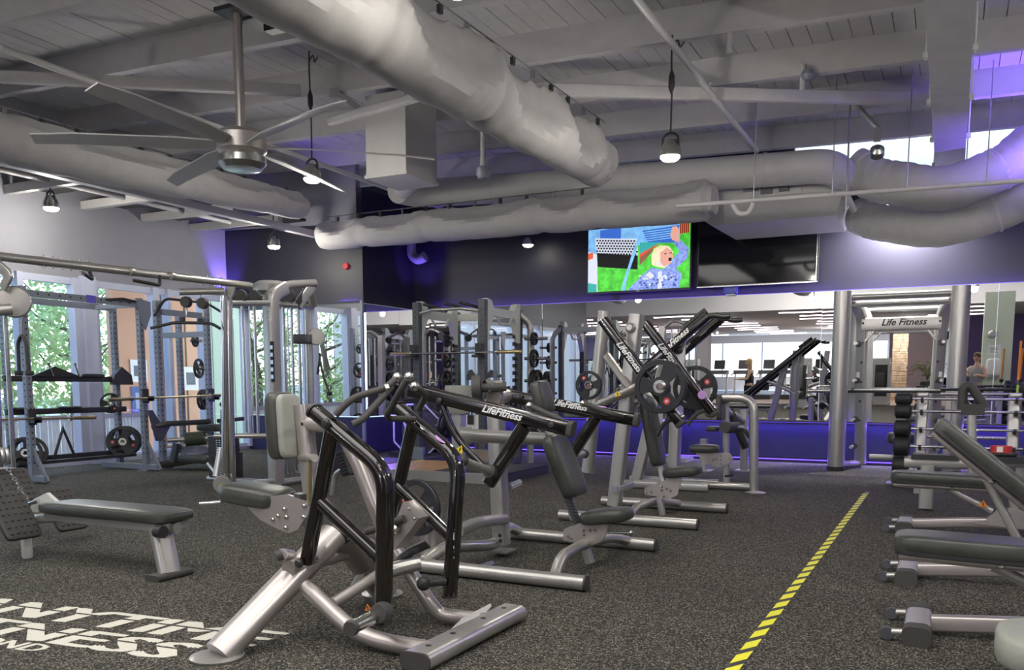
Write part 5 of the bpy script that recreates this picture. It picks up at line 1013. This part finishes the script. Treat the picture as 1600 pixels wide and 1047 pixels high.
B().sweep([(0.115, 9.200, 0.987), (0.115, 9.200, 1.185), (0.166, 9.200, 1.221), (0.31, 9.200, 1.008)], circ(.042, 16), .05).obj('chevron_pad', 'grip', t); B().box((0.205, 9.200, 0.988), (.2, .1, .1)).obj('pad_bracket', 'grip', t)
q = thing('weight_plate', 'small plate with red and white rim lying on the tray at right', 'weight plate', (.46, 9.25, .56)); B().lathe([(.03, 0), (.13, 0), (.14, .015), (.13, .03), (.03, .03)], (.46, 9.25, .562)).obj('disc', 'cap', q); B().lathe([(.0, .03), (.09, .03), (.09, .09), (0, .09)], (.46, 9.25, .562)).obj('red_collar', 'red', q); B().bb(.42, .47, 9.15, 9.162, .60, .65).obj('white_label', 'lett', q)
plate((.98, 9.2, .62), (.2, -1, 0), .16, 'black plate with steel hub at the right end of the tray', None, 0, .04, False)
t = thing('round_pad', 'rounded pale grey padded seat corner at the lower right corner', 'gym bench', (.38, 3.75, 0)); B().pad((.43, 3.86, .20), (.22, .24, .075), None, .4, .7).obj('seat', 'upht', t); B().sweep([(.45, 3.85, .0), (.45, 3.85, .15)], rr(.1, .1)).obj('post', 'silver', t)
# reflected twin of the chest press, standing left of the camera view
# ================================================================ televisions and wall bits
y = 13.95
tv = thing('television', 'television showing a blond person in a denim jacket raising an arm on green', 'television', (-4.65, y, 2.75))
x0, x1, z0, z1 = -5.60, -3.80, 2.75, 3.83
B().bb(x0, x1, y, y+.06, z0, z1).obj('case', 'cap', tv)
def em(n, c, e=.55, nz=0, ns=20): return mat(n, c, .5, emit=e, noise=nz, nscale=ns)
S = dict(grass=em('screen_green', (.08, .55, .05), .55, .35, 9), sky=em('screen_light_blue', (.22, .50, .95), .55, .3, 6), deep=em('screen_blue', (.05, .16, .65)), blk=em('screen_black', (.008, .008, .01), .1), wht=em('screen_white', (.75, .80, .92)), denim=em('screen_denim', (.22, .30, .75), .55, .5, 26), sk=em('screen_skin', (.85, .42, .33)), blo=em('screen_blond', (.90, .68, .45), .6, .25, 40), redc=em('screen_red', (.8, .12, .05)), teal=em('screen_teal', (.05, .45, .42)), brn=em('screen_brown', (.30, .12, .07)), dsh=em('screen_denim_dark', (.08, .10, .35)))
def scr(pts, m_, k, nm='picture_shape'):   # points in 0..1 of the screen
    B().poly([(x0+.025+(x1-x0-.05)*u, y-.002-.0006*k, z0+.03+(z1-z0-.05)*(1-w_)) for u, w_ in pts], (0, .0006, 0)).obj(nm, S[m_], tv)
scr([(0, 0), (1, 0), (1, 1), (0, 1)], 'grass', 0, 'picture')
scr([(0, 0), (.9, 0), (.9, .28), (.5, .3), (.0, .4)], 'sky', 1); scr([(.12, .02), (.33, .0), (.33, .22), (.12, .22)], 'deep', 2); scr([(.54, .08), (.9, .04), (.85, .30), (.6, .28)], 'deep', 3)
for i in range(5): scr([(.55, .10+.035*i), (.88, .07+.035*i), (.88, .085+.035*i), (.55, .115+.035*i)], 'sky', 4)
scr([(.0, .35), (.09, .4), (.10, 1), (0, 1)], 'wht', 5); scr([(.0, .38), (.05, .36), (.05, .46), (0, .48)], 'redc', 6); scr([(0, .85), (.09, .88), (.09, 1), (0, 1)], 'teal', 6)
scr([(.07, .14), (.5, .20), (.5, .46), (.09, .38)], 'wht', 7)
MD = B()
for i in range(15):
    for j in range(6):
        u = .08+i*.0285+(.014 if j % 2 else 0); w_ = .16+j*.042+i*.004; (MD.add([(x0+.025+(x1-x0-.05)*a, y-.002-.0006*9, z0+.03+(z1-z0-.05)*(1-c)) for a, c in ((u, w_+.019), (u+.0125, w_), (u+.025, w_+.019), (u+.0125, w_+.038))], [(0, 1, 2, 3)]) if u < .48 else None)
MD.obj('mesh_pattern', S['blk'], tv)['kind'] = 'stuff'
scr([(.09, .38), (.5, .46), (.5, .68), (.10, .60)], 'blk', 9); scr([(.52, .26), (.73, .28), (.52, .44)], 'teal', 10); scr([(.52, .46), (.66, .32), (.64, .42), (.52, .62)], 'brn', 10); scr([(.52, .44), (.72, .30), (.66, .33), (.52, .50)], 'redc', 11)
scr([(.51, .10), (.545, .10), (.40, .80), (.38, 1), (.345, 1), (.36, .86)], 'sky', 12)
scr([(.90, .03), (.99, .0), (.99, .16), (.90, .18)], 'redc', 12)
for i in range(5): scr([(.905+.018*i, .02), (.912+.018*i, .02), (.912+.018*i, .17), (.905+.018*i, .17)], 'blk', 13)
scr([(.40, 1), (.56, .76), (.64, .66), (.72, .70), (.86, .68), (.93, .8), (.90, 1)], 'denim', 14, 'person_jacket'); scr([(.86, .72), (.98, .55), (.99, .40), (.90, .26), (.84, .30), (.90, .44), (.82, .60), (.76, .68)], 'denim', 15, 'person_sleeve')
scr([(.90, .30), (.83, .26), (.81, .18), (.83, .06), (.87, .05), (.90, .12), (.89, .20)], 'sk', 16, 'person_hand')
scr([(.64, .62), (.635, .48), (.66, .38), (.72, .33), (.80, .35), (.84, .44), (.83, .60), (.76, .68), (.70, .66)], 'blo', 17, 'person_hair'); scr([(.72, .44), (.78, .37), (.83, .42), (.845, .52), (.82, .62), (.76, .66), (.72, .60)], 'sk', 18, 'person_face'); scr([(.80, .53), (.83, .53), (.83, .58), (.80, .58)], 'blk', 19); scr([(.76, .46), (.78, .455), (.78, .47), (.76, .475)], 'blk', 19); scr([(.81, .45), (.83, .45), (.83, .465), (.81, .465)], 'blk', 19)
scr([(.70, .58), (.715, .56), (.73, .60), (.715, .66), (.70, .64)], 'wht', 19); scr([(.62, .72), (.67, .80), (.62, .84), (.58, .78)], 'wht', 15); scr([(.70, .74), (.74, .72), (.74, 1), (.70, 1)], 'wht', 15)
random.seed(3)
for i in range(60):
    u, w_ = random.uniform(.52, .88), random.uniform(.78, .98); s_ = random.uniform(.006, .016); scr([(u-s_, w_), (u, w_-s_*2), (u+s_, w_), (u, w_+s_)], 'dsh' if i % 2 else 'wht', 20, 'fabric_fleck')
text('brand_lettering', 'LG', (-5.55, y-.004, z0+.008), (1, 0, 0), (0, 0, 1), .02, 'lett', tv, .0005) if 0 else None
B().bb(-4.72, -4.66, y-.004, y, z0+.005, z0+.018).obj('status_light', 'silver', tv); B().bb(-4.8, -4.5, y+.06, 14.15, 3.1, 3.5).obj('wall_bracket', 'cap', tv)
tv2 = thing('television', 'switched off television with bright reflection, right of the lit one', 'television', (-2.75, y, 2.75)); x0, x1, z0, z1 = -3.70, -1.86, 2.76, 3.84
B().bb(x0, x1, y, y+.06, z0, z1).obj('case', 'cap', tv2); B().bb(x0+.02, x1-.03, y-.004, y, z0+.03, z1-.02).obj('screen', mat('dark_screen', (.008, .008, .01), .06), tv2)
B().bb(x0, x1, y-.008, y, z0, z0+.018).bb(x1-.03, x1-.018, y-.008, y, z0, z1).obj('bezel_strip', 'steel', tv2); B().bb(-2.95, -2.6, y+.06, 14.15, 3.1, 3.5).obj('wall_bracket', 'cap', tv2)
t = thing('wall_monitor', 'small pale blue device box below the dark television', 'wall device', (-3.2, 14.05, 2.64)); B().pad((-3.19, 14.09, 2.74), (.11, .05, .09), None, .3, .3).obj('housing', mat('device_blue', (.12, .16, .7), .4), t); B().bb(-3.26, -3.14, 14.03, 14.04, 2.76, 2.77).obj('display_line', 'lett', t); B().bb(-3.25, -3.12, 14.03, 14.13, 2.63, 2.65).obj('lower_lip', 'lett', t)
B().bb(-3.52, -3.46, 14.1, 14.14, 2.70, 2.73).obj('sensor', 'cap', t)
t = thing('fire_alarm', 'round red fire alarm on the dark pier wall', 'alarm', (-9.541, 12.500, 3.281)); B().lathe([(.055, .02), (.06, 0), (.05, -.04), (.02, -.05)], (-9.510, 12.460, 3.275), (.17, 1, 0), 20).obj('sounder', 'red', t) if 0 else B().lathe([(.055, .1), (.06, 0), (.05, -.04), (.02, -.05)], (-9.510, 12.460, 3.275), (-.17, 1, 0), 20).obj('sounder', 'red', t)
for q, l in (((-5.483, 14.050, 2.773), 'left'), ((-1.261, 14.050, 2.577), 'right')):
    pass
for i, (x, y) in enumerate(((.5, 1.0), (-4, -.3), (-8.6, 2.6), (2.6, 6.5), (2.4, 10))):  # added fill lamps outside the view, pendant copies that brighten the ceiling
    p = Vector((x, y, 3.6)); l_ = D.lights.new('lamp_light', 'POINT'); l_.energy = 55; l_.color = (1, .95, .85); l_.shadow_soft_size = .09
    o = D.objects.new('lamp_light', l_); C.objects.link(o); o.location = p+Vector((0, 0, -.06))
    dup(D.objects['pendant_lamp'], p, 0, ('added fill lamp above and right of the camera', 'added fill lamp behind the camera', 'added fill lamp beyond the left picture edge', 'added fill lamp beyond the right picture edge', 'added fill lamp beyond the right edge near the mirror')[i])
# ================================================================ behind the camera (the hall that the mirror shows)
M['lowceil'] = mat('low_ceiling_paint', (.60, .58, .60), .8)
M['purple'] = mat('purple_wall_paint', (.10, .07, .20), .7)
struct('ceiling_low', B().bb(-20, 5, -26, -1.5, 3.3, 3.4), 'lowceil')
struct('wall_bulkhead', B().bb(-20, 5, -1.5, -1.4, 3.3, 5.4).bb(-20, -12, -1.5, -1.4, 0, 3.3), 'lowceil')
struct('wall_end', B().bb(-20, 5, -26.1, -26, 2.85, 3.4).bb(-20, 5, -26.1, -26, 0, .75).bb(-2.6, 5, -26.1, -26, 0, 3.3), 'lowceil')
struct('wall_far_left', B().bb(-20.1, -20, -26, -1.5, 0, 3.4), 'purple')
w = struct('window_4', B().bb(-20, -2.6, -26.12, -26.02, .75, .8), 'frame')
for i in range(8): B().bb(-20+i*2.4, -19.93+i*2.4, -26.08, -26, .8, 2.85).obj('mullion', 'frame', w)
B().bb(-20, -2.6, -26.05, -26.045, .8, 2.85).obj('pane', 'glass', w)
struct('wall_divider', B().bb(-2.55, -.7, -16.1, -16, 0, 3.3), mat('mauve_wall', (.34, .28, .30), .8))
struct('wall_purple', B().bb(.3, 5, -9.1, -9, 0, 3.3), 'purple')
tb = None; k = 0
for j in range(10):
    y = -2.8-2.3*j
    for x in (-17.5, -13.2, -8.8, -4.4, .2):
        if x == .2 and j > 3: continue
        if tb is None:
            tb = B().bb(-1.0, 1.0, -.028, .028, -.03, 0).obj('light_tube', 'pink')
            tag(tb, None, 'light'); o = tb
        else: o = tb.copy(); C.objects.link(o)
        o.location = (x+.35*(j % 2), y, 3.30)
        o['label'] = 'pinkish white ceiling light tube in the rows reflected by the mirror'; o['group'] = 'light tubes under the low ceiling'
for x, y in ((2.5, 2), (-1.5, -11), (-9, -9), (-5, -17)):  # added point fills without fixtures, brighten the reflected hall
    l_ = D.lights.new('hall_fill', 'POINT'); l_.energy = 110; l_.shadow_soft_size = .03; l_.color = (1, .96, .97)
    o = D.objects.new('hall_fill', l_); C.objects.link(o); o.location = (x, y, 2.9)
# stone faced column, built stone by stone
sc_x0, sc_x1 = -2.19, -1.58
st = struct('pillar_stone', B().bb(sc_x0+.03, sc_x1-.03, -12.4, -12.03, 0, 3.3), mat('mortar', (.25, .2, .15), .9))
sm = mat('tan_stone', (.60, .45, .30), .9, 0, .3, 5, .5, 20); q0 = []
for i in range(4): q0.append(None)
zz = 0
while zz < 3.2:
    h = random.choice((.09, .12, .15)); x = sc_x0
    while x < sc_x1-.05:
        ww = min(random.uniform(.2, .45), sc_x1-x)
        B().bb(x+.006, x+ww-.006, -12.04, -12.0+random.uniform(-.01, .03), zz+.006, zz+h-.006).obj('stone', sm, st); x += ww
    zz += h
wp = struct('pillar_white', B().bb(0.72, 1.36, 2.5, 3.0, 0, 3.3), mat('pale_green_pillar', (.62, .70, .58), .7))
struct('pillar_white', B().bb(-8.6, -8.1, -4.4, -3.9, 0, 3.3), 'lowceil')
xp = 0.98
t = thing('towel_dispenser', 'white towel dispenser on the pale pillar seen in the mirror', 'dispenser', (xp, 3.05, 1.15))
B().pad((xp, 3.08, 1.42), (.16, .09, .22), None, .4, .4).obj('housing', 'lett', t); B().bb(xp-.12, xp+.12, 3.0, 3.13, 1.16, 1.24).obj('tray', 'silver', t)
t = thing('wall_notice', 'small printed notice above the towel dispenser on the pale pillar', 'notice', (xp, 3.01, 1.75))
B().bb(xp-.13, xp+.13, 3.0, 3.01, 1.74, 1.98).obj('sheet', 'lett', t)
b = B()
for i in range(5): b.bb(xp-.1, xp+.06, 3.011, 3.013, 1.78+.035*i, 1.79+.035*i)
b.obj('print', 'greyf', t)
t = thing('wall_speaker', 'round pale wall device high on the pale pillar', 'speaker', (xp, 3.0, 2.2)); B().lathe([(.09, 0), (.10, .05), (.06, .09)], (xp-.06, 3.0, 2.25), (0, 1, 0)).obj('housing', 'silver', t)
# people: one skinned body each
def person(name, lab, loc, rz, h, top, legs, hairm, pose, longhair=False):
    t = thing(name, lab, 'person', loc)
    k = h/1.75; R = Matrix.Rotation(rz, 3, 'Z')
    J = dict(pel=(0, 0, .95, .13), spi=(0, 0, 1.12, .115), che=(0, 0, 1.32, .14), nk=(0, -.01, 1.47, .055), hd=(0, -.02, 1.56, .05),
      ls=(.17, 0, 1.40, .06), rs=(-.17, 0, 1.40, .06), le=(.22, -.08, 1.16, .042), re=(-.22, -.08, 1.16, .042), lw=pose[0]+(.03,), rw=pose[1]+(.03,),
      lh=(.09, 0, .88, .10), rh=(-.09, 0, .88, .10), lk=(.10, -.03, .50, .06), rk=(-.10, -.03, .50, .06), la=(.10, .02, .09, .042), ra=(-.10, .02, .09, .042), lf=(.11, -.14, .04, .035), rf=(-.11, -.14, .04, .035))
    E = ['pel-spi', 'spi-che', 'che-nk', 'nk-hd', 'che-ls', 'che-rs', 'ls-le', 'rs-re', 'le-lw', 're-rw', 'pel-lh', 'pel-rh', 'lh-lk', 'rh-rk', 'lk-la', 'rk-ra', 'la-lf', 'ra-rf']
    def skin(names, edges, grow, nm, m, sub=1):
        me = D.meshes.new(nm); ix = {a: i for i, a in enumerate(names)}
        me.from_pydata([R @ Vector(J[a][:3])*k for a in names], [(ix[e.split('-')[0]], ix[e.split('-')[1]]) for e in edges], [])
        o = D.objects.new(nm, me); C.objects.link(o)
        md = o.modifiers.new('s', 'SKIN'); md.use_smooth_shade = True
        for i, a in enumerate(names):
            r = (J[a][3]+grow)*k; me.skin_vertices[0].data[i].radius = (r, r*.85)
        me.skin_vertices[0].data[0].use_root = True
        md = o.modifiers.new('u', 'SUBSURF'); md.levels = md.render_levels = 2
        dg = bpy.context.evaluated_depsgraph_get(); m2 = D.meshes.new_from_object(o.evaluated_get(dg)); D.objects.remove(o)
        m2.materials.clear(); m2.materials.append(M[m]); m2.shade_smooth()
        o = D.objects.new(nm, m2); C.objects.link(o); o.parent = t; return o
    skin(list(J), E, 0, 'body', 'skin')
    skin(['pel', 'spi', 'che', 'ls', 'rs', 'lu', 'ru'] if 0 else ['spi', 'pel', 'che', 'ls', 'rs'], ['pel-spi', 'spi-che', 'che-ls', 'che-rs'], .03, 'shirt', top)
    skin(['pel', 'lh', 'rh', 'lk', 'rk', 'la', 'ra'], ['pel-lh', 'pel-rh', 'lh-lk', 'rh-rk', 'lk-la', 'rk-ra'], .018, 'trousers', legs)
    hd = R @ Vector((0, -.03, 1.64))*k+Vector(loc)
    b = B().ball(hd, (.078*k, .078*k, .115*k), R); f = R @ Vector((0, -1, 0)); s_ = R @ Vector((1, 0, 0))
    b.ball(hd+f*.085*k-Vector((0, 0, .01)), (.012, .02, .022), R).ball(hd+s_*.08*k, (.012, .02, .03), R).ball(hd-s_*.08*k, (.012, .02, .03), R); b.obj('head', 'skin', t)
    e = B()
    for q in (-1, 1): e.ball(hd+f*.072*k+s_*.032*q+Vector((0, 0, .012)), (.012, .008, .007), R)
    e.bb(0, 0, 0, 0, 0, 0) if 0 else None; e.box(hd+f*.074*k-Vector((0, 0, .05)), (.04, .01, .008), R); e.obj('face_features', 'ink', t)
    b = B().pad(hd-f*.018+Vector((0, 0, .035)), (.088*k, .09*k, .10*k), R, .9, .9)
    if longhair: b.pad(hd-f*.05-Vector((0, 0, .08)), (.085, .05, .17), R, .8, .8)
    b.obj('hair', hairm, t)
    for sgn, w in ((1, pose[0]), (-1, pose[1])):
        c = R @ Vector(w)*k+Vector(loc); d = f; b = B().pad(c+d*.05, (.035, .045, .016), R, .6, .6, 12, 6)
        for i in range(4): b.tube([c+d*.085+s_*(-.027+.018*i), c+d*.115+s_*(-.027+.018*i)-Vector((0, 0, .008)), c+d*(.135-.006*abs(i-1.5))+s_*(-.027+.018*i)-Vector((0, 0, .03))], .0085, 0, 6)
        b.tube([c+d*.03-s_*.03*sgn, c+d*.065-s_*.05*sgn-Vector((0, 0, .01)), c+d*.09-s_*.045*sgn-Vector((0, 0, .02))], .0095, 0, 6); b.obj('hand', 'skin', t)
    return t
HP = ((.10, -.30, 1.22), (-.10, -.30, 1.22))
person('person', 'person with long blond hair in dark shirt and leggings, reflected beside the treadmills', (-5.25, 2.5, 0), math.radians(-105), 1.70, 'dark', 'dark', 'hair', ((.10, -.32, 1.15), (-.10, -.32, 1.15)), True)
person('person', 'person in grey shirt and black shorts at a weight rack, reflected beside the pale pillar', (0.61, 3.6, 0), math.radians(200), 1.78, 'tee', 'dark', 'hair2', HP)
person('person', 'person in grey shirt holding a small device, reflected in the mirror corner', (.3, -1.0, 0), math.radians(180), 1.72, 'tee', 'dark', 'hair2', HP)
# treadmills and upright machines by the far windows
def treadmill(loc, lab):
    x, y, z = loc; t = thing('treadmill', lab, 'treadmill', loc, 'treadmills by the far windows')
    B().bb(x-.4, x+.4, y-.2, y+1.6, 0, .2).obj('deck', 'cap', t)
    B().sweep([(x-.38, y-.1, .1), (x-.38, y-.25, 1.15)], rr(.07, .12)).obj('upright', 'silver', t); B().sweep([(x+.38, y-.1, .1), (x+.38, y-.25, 1.15)], rr(.07, .12)).obj('upright', 'silver', t)
    B().bb(x-.45, x+.45, y-.35, y-.1, 1.1, 1.28).obj('dashboard', 'greyf', t)
    B().box((x, y-.32, 1.55), (.5, .06, .42), rotm(15, 0, 0)).obj('screen', 'cap', t)
    B().tube([(x-.42, y-.2, 1.2), (x-.42, y+.5, 1.05)], .025).tube([(x+.42, y-.2, 1.2), (x+.42, y+.5, 1.05)], .025).obj('handrail', 'silver', t)
    return t
tm = treadmill((-14.5, -13, 0), 'grey treadmill reflected before the far windows, leftmost')
for i in range(1, 9): dup(tm, (-14.5+i*1.15, -13, 0), 0, 'grey treadmill reflected before the far windows, '+ORD[i])
def selector(loc, lab, i):
    x, y, z = loc; t = thing('weight_machine', lab, 'weight machine', loc)
    B().bb(x-.35, x+.35, y-.25, y+.1, 0, 1.75).obj('shroud', 'silver', t); B().bb(x-.22, x+.22, y+.1, y+.13, .3, 1.5).obj('weight_stack', 'cap', t)
    B().tube([(x-.3, y+.1, .06), (x-.3, y+1.2, .06)], .05).tube([(x+.3, y+.1, .06), (x+.3, y+1.2, .06)], .05).obj('base', 'silver', t)
    B().pad((x, y+.8, .55), (.2, .2, .06)).obj('seat', 'uph', t); B().pad((x, y+.5, .95), (.17, .06, .28)).obj('backrest', 'uph', t)
    B().tube([(x-.3, y+.3, 1.6), (x-.35, y+.9, 1.5), (x-.35, y+1.0, 1.2)], .03, .2).tube([(x+.3, y+.3, 1.6), (x+.35, y+.9, 1.5), (x+.35, y+1.0, 1.2)], .03, .2).obj('arm', 'silver', t)
for i, (px, y, l) in enumerate(((1075, -3, 'grey weight stack machine reflected left of the blond person'), (1010, -6, 'grey weight stack machine reflected behind the crossed black arms'), (1380, -8, 'grey weight stack machine reflected between the tall posts at right'), (1250, -4, 'grey weight stack machine reflected under the slanted arm'), (935, -1.5, 'grey weight stack machine reflected at left of the grey uprights'))):
    selector(([-8.56, -11.11, -2.32, -4.79, -11.47][i], y, 0), l, i)
# potted palm
xp = -0.81
t = thing('potted_palm', 'potted palm with arching fronds against the mauve wall in the mirror', 'plant', (xp, -13, 0))
B().lathe([(.2, 0), (.26, .05), (.32, .75), (.30, .78), (.28, .7)], (xp, -13, 0)).obj('pot', 'cap', t)
b = B(); gmn = mat('palm_green', (.10, .13, .03), .6)
for i in range(16):
    a = i*2.4; d = Vector((math.cos(a), math.sin(a), 0)); o = Vector((xp, -13, .8)); pts = [o+d*(.1*j)+Vector((0, 0, .28*j-.034*j*j+.1*(i % 3)*j*.3)) for j in range(8)]
    for j in range(1, 8):
        for sg in (-1, 1):
            s_ = Vector((-d.y, d.x, 0))*sg; p = pts[j]; b.add([p, p+s_*.16+d*.08-Vector((0, 0, .04)), p+s_*.15+d*.12-Vector((0, 0, .06)), p+d*.035], [(0, 1, 2, 3)])
    b.tube(pts, .008, 0, 4)
b.obj('fronds', gmn, t)
# ================================================================ outside the windows
M['leaf'] = mat('leaf_green', (.55, .70, .32), .7, 0, .35, 3); M['bark'] = mat('bark', (.18, .13, .09), .9, 0, .2, 10, .5)
M['conc'] = mat('pale_paving', (.55, .55, .52), .8, 0, .1, 3)
struct('ground', B().bb(-90, -12, -90, 90, -.5, -.35), 'conc')
def tree(x, y, h, r, lab, n=2600):
    t = thing('tree', lab, 'tree', (x, y, -.4)); b = B(); b.sweep([(x, y, -.4), (x+.1, y+.1, h*.4), (x-.1, y+.2, h*.7)], circ(.16, 8), .3, taper=(1, .5))
    br = []
    for i in range(9):
        a = i*2.4; z = h*(.25+.06*i); e = Vector((x+math.cos(a)*r*.8, y+math.sin(a)*r*.8, z+r*.6)); b.sweep([(x, y, z), ((x+e.x)/2, (y+e.y)/2, z+r*.15), e], circ(.05, 5), .2, taper=(1, .3)); br.append(e)
    b.obj('trunk', 'bark', t)
    l = B(); k = [Vector((x+random.gauss(0, r*.5), y+random.gauss(0, r*.5), random.uniform(.2, h))) for _ in range(30)]
    vs, fs = [], []
    for i in range(n):
        c = random.choice(k)+Vector((random.gauss(0, r*.17), random.gauss(0, r*.17), random.gauss(0, r*.15))); u = Vector((random.gauss(0, 1), random.gauss(0, 1), random.gauss(0, 1))).normalized(); v = u.orthogonal().normalized(); s_ = random.uniform(.05, .11)
        q = len(vs); vs += [c-u*s_, c+v*s_*.5, c+u*s_, c-v*s_*.5]; fs.append((q, q+1, q+2, q+3))
    l.v = vs; l.f = fs; o = l.obj('foliage', 'leaf', t)
for x, y, h, r, lab in ((-18.5, 4.6, 3.8, 1.5, 'leafy tree outside, reflected in the mirror behind the half rack'), (-18.3, 1.4, 4.0, 1.5, 'leafy tree outside, farthest back along the window wall'), (-18.7, 9.2, 3.6, 1.5, 'leafy tree outside the leftmost window'), (-19.2, 11.6, 4.2, 1.6, 'leafy tree outside behind the first window column'), (-19.5, 14.4, 3.8, 1.5, 'leafy tree outside left of the orange wall'),
    (-23.5, 7.5, 4.2, 2.0, 'broad leafy tree farther out at far left'), (-24.5, 13, 5, 2.2, 'broad leafy tree farther out behind the others'), (-18.6, 6.8, 3.2, 1.4, 'leafy tree outside beyond the left picture edge'), (-24, 18, 5, 2.2, 'broad leafy tree farther out behind the orange wall')):
    tree(x, y, h, r, lab)
ow = struct('wall_orange', B().bb(-14.8, -14.6, 11.75, 13.95, -.4, 3.4), mat('orange_render', (.90, .48, .27), .8))
for i in range(2): B().bb(-14.6, -14.585, 12.9+i*.6, 12.93+i*.6, -.3, 3.3).obj('panel_joint', M['bark'], ow)
pw = struct('wall_pale_boards', B().bb(-14.8, -14.62, 13.95, 17.5, -.4, 3.4), mat('board_gap', (.2, .25, .15), .8)); mb_ = mat('pale_green_board', (.62, .70, .50), .8)
for i in range(11): B().bb(-14.62, -14.59, 13.96+.32*i, 14.25+.32*i, -.35, 3.38).obj('board', mb_, pw)
for (y, z0, z1, m, lab) in ((12.27, 1.27, 1.72, 'silver', 'grey framed notice on the orange wall, upper of two'), (12.27, .62, 1.18, 'frame', 'blue framed notice on the orange wall, lower of two'), (13.6, 1.1, 1.6, 'silver', 'grey notice on the orange wall behind the barbell rack')):
    t = thing('wall_poster', lab, 'poster', (-14.58, y, z0)); B().bb(-14.6, -14.57, y-.2, y+.2, z0, z1).obj('sheet', mat('poster_blue', (.15, .2, .45), .6) if m == 'frame' else 'silver', t)
    B().bb(-14.57, -14.565, y-.12, y+.12, z0+.12, z1-.12).obj('picture', 'greyf' if m != 'frame' else 'frame', t)
fn = thing('slat_fence', 'pale vertical slat fence with dark top rail outside the windows', 'fence', (-14, 9, -.4))
B().bb(-14.03, -13.97, 5, 12.0, .60, .68).obj('top_rail', mat('fence_rail', (.25, .2, .25), .7), fn); B().bb(-14.03, -13.97, 5, 12.0, -.3, -.25).obj('bottom_rail', 'bark', fn)
s0 = None
for i in range(88):
    if s0 is None: s0 = B().bb(-.01, .01, -.028, .028, -.38, .60).obj('slat', mat('fence_slat', (.5, .48, .5), .8, 0, .3, 2), None); s0.parent = fn; o = s0
    else: o = s0.copy(); C.objects.link(o)
    o.location = (random.uniform(-.01, .01), 5.03+.078*i-9, .4)
